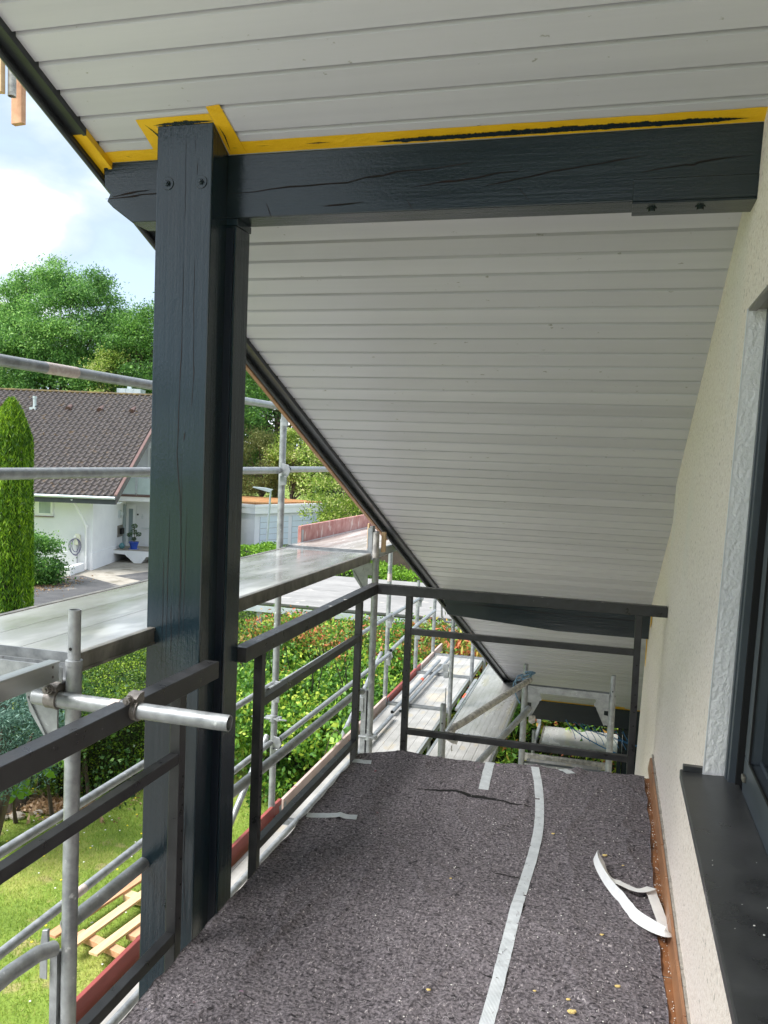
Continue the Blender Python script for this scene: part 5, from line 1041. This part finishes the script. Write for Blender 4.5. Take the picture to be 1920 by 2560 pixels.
b = MB(LF); b.tube([(-13.72, FE-.1, ZE-.15), (-13.68, 37.0, -.75), (-13.38, 37.58, -1.75), (-13.36, 37.60, -3.7)], .05, 10); b.tube([(-13.36, 37.60, -1.80), (-13.36, 37.60, -1.70)], .065, 10); b.tube([(-13.36, 37.60, -3.2), (-13.36, 37.60, -3.12)], .062, 10); b.build('downpipe', 'whitetrim', hs, smooth=True)
for i, (r, z) in enumerate(((-20.1, 3.95), (-16.69, 3.95), (-15.04, 3.94), (-13.37, 3.94))):
    f = FE+(z-.12-ZE)/SL; b = MB(LF); b.tube([(r, f-.30, zr(f-.3)+.10), (r, f+.35, zr(f+.35)+.02)], [.16, .05], 10); b.build('roof_vent', 'copper', roofo)
b = MB(LF); f = FE+(3.75-ZE)/SL; b.tube([(-18.5, f, 3.75), (-18.5, f, 4.28)], .09, 10); b.box((-18.66, f-.3, zr(f-.3)+.07), (-18.34, f+.02, zr(f-.1)+.09)); b.tube([(-18.5, f, 4.25), (-18.5, f, 4.38)], .11, 10); b.build('vent_pipe', 'zinc', roofo)
b = MB(LF); b.box((-15.0, 46.5, 3.9), (-13.7, 47.5, 5.14)); 
for i in range(4): r = -14.98+.42*i; b.box((r, 46.485, 4.0), (r+.03, 46.5, 5.13))
b.box((-14.55, 46.9, 5.141), (-14.35, 47.1, 5.42)); b.build('chimney', 'zinc', roofo)
# window, door and fittings
w2 = MB(LF).box((-15.70, 37.60, -1.36), (-14.90, 37.668, -.60)).build('window', 'whitetrim', hs)
MB(LF).box((-15.52, 37.580, -1.24), (-15.00, 37.599, -.72)).build('pane', 'doorglass', w2)
b = MB(LF); b.box((-15.62, 37.575, -1.27), (-15.52, 37.598, -.66)); b.box((-15.62, 37.575, -.72), (-14.97, 37.598, -.66)); b.box((-15.00, 37.575, -1.27), (-14.94, 37.598, -.66)); b.box((-15.62, 37.575, -1.30), (-14.94, 37.598, -1.24))
for i in range(4): b.box((-15.50, 37.585, -1.12+i*.1), (-15.02, 37.5895, -1.10+i*.1))
b.build('sash', 'whitetrim', w2); MB(LF).box((-15.78, 37.55, -1.40), (-14.88, 37.66, -1.37)).build('window_sill', 'copper', w2)
FD = 42.6
dr = MB(LF).box((-13.10, FD-.10, -3.14), (-12.62, FD-.05, -1.0)).build('front_door', 'whitetrim', hs)
MB(LF).box((-12.97, FD-.108, -2.98), (-12.76, FD-.1005, -1.22)).build('pane', 'doorglass', dr)
b = MB(LF); b.tube([(-12.72, FD-.14, -2.05), (-12.60, FD-.16, -2.05)], .02, 6); b.build('handle', 'zinc', dr)
MB(LF).box((-13.115, FD-.6, -3.14), (-13.095, FD-.12, -1.0)).build('side_light', 'doorglass', hs)
MB(LF).box((-12.58, FD-.03, -1.55), (-12.50, FD-.005, -1.47)).build('camera_eye', 'seal', hs)
MB(LF).box((-13.13, 41.3, -1.62), (-13.05, 41.6, -1.25)).tube([(-13.02, 41.45, -1.5), (-13.02, 41.45, -1.32)], .08, 8).build('wall_lamp', 'zinc', hs)
mb_ = MB(LF).box((-13.13, 41.2, -2.56), (-13.08, 41.95, -2.0)).build('mailbox', 'guide', hs); MB(LF).box((-13.08, 41.45, -2.44), (-12.98, 41.85, -2.16)).build('flap', 'seal', mb_)
b = MB(LF)
for z in (-1.62, -1.70): b.box((-12.36, FD-.02, z), (-12.26, FD-.005, z+.05))
b.box((-12.33, FD-.02, -1.55), (-12.29, FD-.005, -1.50)); b.build('house_sign', 'zinc', hs)
MB(LF).box((-12.3, FD-.16, -2.2), (-9.5, FD-.12, -2.16)).build('handrail', 'zinc', hs)
b = MB(LF); b.prism([(-13.12, 40.6, -3.14), (-9.4, 40.6, -3.14), (-9.4, 40.6, -3.4), (-11.5, 40.6, -3.42), (-11.75, 40.6, -3.74), (-12.1, 40.6, -3.74), (-12.55, 40.6, -3.34), (-13.12, 40.6, -3.30)], (0, 2.0, 0)); b.build('porch_slab', 'whitetrim', hs)
MB(LF).box((-13.11, 40.58, -3.139), (-9.4, 42.58, -3.12)).build('porch_paving', 'concrete', hs)
bl = MB(LF).box((-13.12, 40.9, -.74), (-8.6, 42.58, -.52)).build('balcony', 'whitetrim', hs); MB(LF).box((-13.11, 40.86, -.52), (-8.6, 42.58, -.44)).build('rim', 'copper', bl)
b = MB(LF)
for i in range(6): b.tube([(-13.0+.85*i, 40.92, -.62), (-13.0+.85*i, 40.92, .50)], .022, 6)
b.tube([(-13.0, 40.92, .48), (-8.7, 40.92, .48)], .025, 6); b.build('railing', 'zinc', bl)
for i in range(5): MB(LF).box((-12.95+.85*i, 40.925, -.40), (-12.2+.85*i, 40.935, .40)).build('glass_panel', 'glassfar', bl)
w3 = MB(LF).box((-12.08, FD-.06, -.4), (-10.9, FD-.01, 1.98)).build('balcony_door', 'whitetrim', hs); MB(LF).box((-11.98, FD-.068, -.3), (-11.0, FD-.061, 1.88)).build('curtained_pane', 'curtain', w3)
# wall box for charging with its cable
ch = thing('wall_charger', 'cream wall charger with looped violet cable on the white wall', 'wall charger', tuple(LF(-13.77, 37.6, -3.7)), YAW)
b = MB(LF); b.box((-13.90, 37.52, -2.62), (-13.64, 37.66, -2.16)); b.sphere((-13.77, 37.58, -2.18), .13, 10, 6, (1, .6, .7)); b.build('box', 'charger', ch, bevel=.04, seg=3)
MB(LF).sphere((-13.85, 37.50, -2.24), .06, 8, 6, (1, .6, 1)).build('plug_socket', 'whitetrim', ch)
b = MB(LF)
for s_, w_b, lo in ((0, .24, -3.08), (.05, .30, -3.04), (.1, .17, -2.92)):
    b.tube([(-13.80+w_b*math.sin(a)*(1.05 if math.sin(a) < 0 else .8), 37.48-.01*s_, -2.62+(lo+2.62 if math.cos(a) < 0 else -.30)*(-math.cos(a) if math.cos(a) < 0 else -math.cos(a))) for a in [k*6.283/22 for k in range(23)]], .016, 5)
b.tube([(-13.77, 37.56, -2.62), (-13.77, 37.60, -3.3), (-13.78, 37.62, -3.64), (-13.6, 37.62, -3.70), (-13.45, 37.62, -3.71)], .014, 5); b.build('cable', 'cable', ch)
# pots by the door
pt = thing('potted_topiary', 'small cloud-pruned tree in a glossy blue pot on the porch', 'potted plant', tuple(LF(-12.3, 41.2, -3.12)))
b = MB(LF); 
ring = [(.16, 0), (.20, .20), (.245, .33), (.25, .37), (.22, .37), (.21, .33)]
for (r0, h0), (r1_, h1_) in zip(ring, ring[1:]):
    for j in range(16):
        a, c = j*6.283/16, (j+1)*6.283/16; b.poly([(-12.3+r0*math.cos(a), 41.2+r0*math.sin(a), -3.12+h0), (-12.3+r0*math.cos(c), 41.2+r0*math.sin(c), -3.12+h0), (-12.3+r1_*math.cos(c), 41.2+r1_*math.sin(c), -3.12+h1_), (-12.3+r1_*math.cos(a), 41.2+r1_*math.sin(a), -3.12+h1_)])
b.tube([(-12.3, 41.2, -3.119), (-12.3, 41.2, -3.09)], .26, 16); b.build('pot', 'blue', pt)
b = MB(LF); b.tube([(-12.3, 41.2, -2.8), (-12.3, 41.2, -2.82)], .21, 14); b.build('soil', 'mulch', pt)
b = MB(LF); b.tube([(-12.3, 41.2, -2.8), (-12.28, 41.2, -2.4), (-12.32, 41.2, -1.95)], .02, 6); b.tube([(-12.3, 41.2, -2.62), (-12.5, 41.2, -2.45)], .012, 5); b.tube([(-12.3, 41.2, -2.6), (-12.1, 41.2, -2.42)], .012, 5); b.build('trunk', 'bark', pt)
P_ = np.concatenate([np.array([tuple(LF(*q)) for q in blob(c, (r, r, r*.8), 260, .6)]) for c, r in (((-12.28, 41.2, -1.98), .15), ((-12.32, 41.2, -2.27), .17), ((-12.53, 41.2, -2.42), .13), ((-12.07, 41.2, -2.38), .14), ((-12.3, 41.2, -2.62), .11))])
leaves('foliage', P_, .05, 'lf_dark', pt, .5)
b = MB(LF); b.sphere((-12.86, 41.1, -2.98), .15, 12, 8); b.tube([(-12.86, 41.1, -2.86), (-12.86, 41.1, -2.82)], .06, 10); o = b.build('round_vase', 'teal', smooth=True); tag(centre(o), 'round teal glazed vase left of the blue pot', 'vase')
b = MB(LF); b.box((-14.6, 35.75, -3.75), (-13.40, 36.0, -3.42)); b.box((-14.62, 35.72, -3.42), (-13.38, 36.03, -3.38)); b.box((-13.62, 35.72, -3.75), (-13.36, 37.4, -3.40)); o = b.build('low_wall', 'render'); tag(centre(o), 'low white wall at the foot of the white house', 'wall')
b = MB(LF); b.tube([(-14.6, 36.9, -2.85), (-13.95, 36.9, -2.85)], .02, 6); b.tube([(-14.3, 36.9, -2.85), (-14.3, 36.9, -3.7)], .015, 6); o = b.build('handrail', 'whitetrim'); tag(centre(o), 'thin white handrail by the white house wall', 'handrail')
# bush and thuja
t = thing('round_bush', 'light green bush between thuja column and white wall', 'bush', tuple(LF(-13.9, 33.2, -3.75)))
leaves('foliage', clumps([tuple(LF(*c)) for c in blob((-14.0, 33.3, -2.85), (1.15, 1.0, 1.05), 110, .5)], .45, 130), .11, 'lf_mid', t, .5)
b = MB(LF)
for i in range(8): b.tube([(-14, 33.3, -3.75), (-14+.6*math.cos(i), 33.3+.6*math.sin(i), -2.7)], [.04, .015], 5)
b.build('branches', 'bark', t)
o = leaves('fallen_leaves', np.array([tuple(LF(-13.6+random.gauss(0, .9)*.7, 32.9+random.gauss(0, 1.2), -3.73)) for i in range(900)]), .10, 'lf_dry', None, .6); tag(o, 'brown and yellow leaf litter along the driveway edge', 'leaf litter', kind='stuff')
t = thing('thuja_column', 'tall narrow bright green thuja at the left edge', 'tree', tuple(LF(-9.84, 22, -3.4)))
P_ = []
for i in range(34000):
    h_ = random.random()**.9; z = -3.2+6.05*h_; rad = .61*min(1, (1.0-h_)*6+.01)**.55*(1-.18*h_); a = random.uniform(0, 6.283); lump = 1+.13*noise.noise(Vector((math.cos(a)*4, math.sin(a)*4, z*.8))); k = lump*(1-.22*random.random()**2)
    P_.append(tuple(LF(-9.84+rad*k*math.cos(a), 22+rad*k*math.sin(a), z+.12*random.random())))
for i in range(3500):
    a = random.uniform(0, 6.283); k = random.random()**.5*.26; P_.append(tuple(LF(-9.72+k*math.cos(a), 21.9+k*math.sin(a), 1.8+.95*random.random()*(1-k*2))))
leaves('foliage', np.array(P_), .14, 'lf_thuja', t, .17, up=.85)
b = MB(LF); b.tube([(-9.84, 22, -3.4), (-9.84, 22, 2.2)], [.34, .14], 10); b.build('trunk', 'twigs', t)

# ================================================================ garage, lamp, fence
gt = thing('garage', 'white double garage with orange sedum roof', 'garage', tuple(LF(-7, 54, -3.75)))
A_, B_ = Vector((-7.72, 50, 0)), Vector((-4.1, 54.85, 0)); dd = (B_-A_).normalized(); qq = Vector((-dd.y, dd.x, 0))
def GF(u, v_, z): p = A_+dd*u+qq*v_; return LF(p.x, p.y, z)
MB(GF).box((0, 0, -3.76), (6.05, 9, -1.75)).build('wall', 'render', gt)
MB(GF).box((-.15, -.18, -1.75), (6.2, 9.15, -1.20)).build('roof', 'whitetrim', gt)
MB(GF).box((-.19, -.22, -1.37), (6.24, 9.2, -1.22)).build('roof_edge', 'whitetrim', gt)
MB(GF).box((.0, -.02, -1.20), (6.1, 9.05, -1.10)).build('sedum_layer', 'sedum', gt)
for u in (.45, 3.25):
    d_ = MB(GF).box((u, -.035, -3.74), (u+2.45, -.012, -1.95)).build('garage_door', 'garagedoor', gt)
    b = MB(GF)
    for i in range(5): b.box((u, -.040, -3.74+.36*i), (u+2.45, -.0355, -3.725+.36*i))
    b.build('panel_lines', 'guide', d_)
MB(GF).box((5.85, -.10, -3.2), (5.9, -.03, -1.9)).build('rain_pipe', 'seal', gt)
fn = MB(GF).box((6.3, 2, -3.76), (14, 2.1, -1.6)).build('timber_fence', 'darkwall'); tag(centre(fn), 'dark brown timber fence right of the garage', 'fence')
for i in range(10): MB(GF).box((6.3, 1.985, -3.6+.2*i), (14, 1.998, -3.58+.2*i)).build('board_gap', 'hole', fn)
fn = MB().box((-2.6, 20.6, -3.7), (3.5, 20.7, -.35)).build('timber_shed', 'darkwall'); tag(centre(fn), 'dark brown slatted shed wall just under the upper deck end', 'shed')
fn.location = LF(1.2, 24.2, -3.6)
lp = thing('street_lamp', 'slim grey street lamp with flat angled head before the garage', 'street lamp', tuple(LF(-6.15, 44, -3.75)))
b = MB(LF); b.tube([(-6.16, 44, -3.76), (-6.0, 44, -.12)], [.07, .05], 10); b.build('pole', 'lampgrey', lp, smooth=True)
b = MB(LF); b.prism([(-5.88, 43.9, -.02), (-6.02, 43.9, -.16), (-6.12, 43.9, -.16), (-6.95, 43.9, .05), (-6.93, 43.9, .09), (-6.3, 43.9, .06)], (0, .26, 0)); b.build('lamp_head', 'lampgrey', lp, bevel=.01)
# ================================================================ trees
def tree(name, lab, base, ztop, crown, nb, per, size, m, group=None, trunk_r=.25, cr=.9, cat_='tree', width=.45, shell=.45, hang=0):
    """crown: list of (centre(r,f,z), radii)"""
    t = thing(name, lab, cat_, tuple(LF(*base)), group=group); cs_ = []
    tv = sum(c[1][0]*c[1][1]*c[1][2] for c in crown)
    for c, Rr in crown: cs_ += [tuple(LF(*q)) for q in blob(c, Rr, max(3, int(nb*Rr[0]*Rr[1]*Rr[2]/tv)), shell)]
    leaves('crown', clumps(cs_, cr, per, .62), size, m, t, width, droop=hang)
    b = MB(); tips = [Vector(c) for c in random.sample(cs_, min(26, len(cs_)))]; branches(b, LF(*base), LF(base[0], base[1], ztop), trunk_r, tips); b.build('trunk', 'bark', t)
    return t
tree('ash_tree', 'big airy ash tree rising behind the brown tiled roof', (-23.2, 60, -4), 11.0,
     [((-23.4, 60, 10.4), (4.3, 4, 4.6)), ((-27.0, 60, 8.0), (3.2, 3.2, 3.7)), ((-20.4, 60, 8.2), (2.9, 3.4, 3.6)), ((-23.2, 60, 6.3), (5.6, 3.8, 2.2)), ((-21.7, 60, 13.0), (2.0, 2, 1.6)), ((-25.4, 60, 12.6), (1.7, 2, 1.9))], 290, 500, .21, 'lf_ash', trunk_r=.42, cr=1.12, shell=.4, width=.36)
tree('ash_tree', 'mid green tree right of the ash with yellow tinged leaves', (-17.5, 58, -4), 8, [((-17.6, 58, 6.8), (2.3, 2.6, 4.4)), ((-16.2, 58, 9.0), (1.9, 2.2, 2.8))], 130, 380, .17, 'lf_mid', trunk_r=.3, cr=.95)
tree('shrubby_maple', 'yellowish young maple crown beside the mid green tree', (-18.5, 56, -4), 5, [((-18.6, 56, 6.2), (1.0, 1.2, 2.2))], 26, 260, .17, 'lf_yel', trunk_r=.14, cr=.7)
tree('conifer', 'pointed conifer tip at the far left edge of the sky', (-31.8, 66, -4), 15, [((-31.2, 66, 11.5), (1.1, 1.5, 4.8)), ((-31.5, 66, 6), (2.2, 2.2, 4))], 60, 220, .2, 'lf_olive', trunk_r=.3, cr=.8)
GB = 'dark trees behind the houses'
for i, (r, f, zc, R3, m_, lab) in enumerate([(-33, 70, 3.6, (5, 4, 5.6), 'lf_dark', 'dark tree behind the left end of the tiled roof'), (-26.5, 72, 2.8, (4.6, 4, 5.0), 'lf_dark', 'dark tree under the ash crown behind the ridge'), (-20.5, 72, 4, (4.5, 4, 5.6), 'lf_dark', 'dark tree behind the metal chimney'), (-14, 70, 5.5, (4.6, 4, 7.2), 'lf_dark', 'dark tree behind the double post'),
                                             (-8.6, 66, 6.5, (4.6, 4, 7.6), 'lf_dark', 'tall dark green tree behind the garage'), (-2.6, 68, 7.0, (5, 4, 8), 'lf_dark', 'tall dark tree behind the verge board'), (4.5, 70, 6, (5.5, 4, 7.5), 'lf_dark', 'dark tree hidden mostly by the roof overhang'), (12.5, 72, 6, (6, 4, 7.5), 'lf_mid', 'broad tree far right behind the roof')]):
    tree('dark_tree', lab, (r, f, -4), zc+1, [((r, f, zc), R3), ((r+1.5, f-1, zc-2.6), (R3[0]*.9, R3[1], R3[2]*.6))], 120, 230, .26, m_, GB, .35, 1.25)
tree('bright_tree', 'mid green broad tree just left of the garage', (-12.5, 60, -4), 5, [((-11.2, 60, 4.4), (2.9, 2.6, 5.2))], 90, 240, .2, 'lf_mid', trunk_r=.25, cr=1.0)
tree('olive_shrub', 'olive brown feathery conifer behind the garage roof', (-8.6, 58.5, -4), 1.6, [((-8.9, 58.5, 1.0), (1.9, 1.6, 2.5)), ((-7.3, 58.5, .4), (1.4, 1.4, 1.9))], 80, 240, .15, 'lf_olive', trunk_r=.2, cr=.75, width=.25)
tree('golden_shrub', 'pale yellow green shrub left of the second standard', (-6.4, 57.5, -4), 2.5, [((-6.3, 57.5, 2.0), (1.5, 1.4, 1.9)), ((-4.9, 57.5, .9), (1.5, 1.4, 1.7))], 60, 230, .16, 'lf_yel', trunk_r=.15, cr=.7)
tree('maple_tree', 'pale yellow green maple reaching over the toe board by the verge', (-.3, 29.5, -3.6), 1.6,
     [((-2.35, 30, 1.35), (.75, .9, 1.25)), ((-1.65, 30, .4), (1.1, 1.1, .85)), ((-.9, 29.6, -.25), (1.3, 1.2, .75)), ((-2.45, 29.8, -.35), (.75, .7, .30)), ((.5, 29.5, 1.0), (1.6, 1.4, 1.9)), ((-1.3, 30, 2.1), (1.2, 1, 1.1))], 190, 75, .115, 'lf_yel', trunk_r=.12, cr=.42, width=.42, shell=.25, hang=.35)
tree('understorey_shrub', 'dark shrub filling the shade behind the maple', (-2.6, 54, -4), 0, [((-1.4, 56, -.9), (3.6, 1.6, 2.2))], 60, 230, .16, 'lf_dark', trunk_r=.1, cr=.9)
tree('trunk_tree', 'old brown trunk seen under the inner edge of the upper deck', (1.05, 22.5, -3.6), 4, [((2.4, 24, 2.6), (3, 2.5, 1.9))], 50, 200, .16, 'lf_mid', trunk_r=.30, cr=.9)
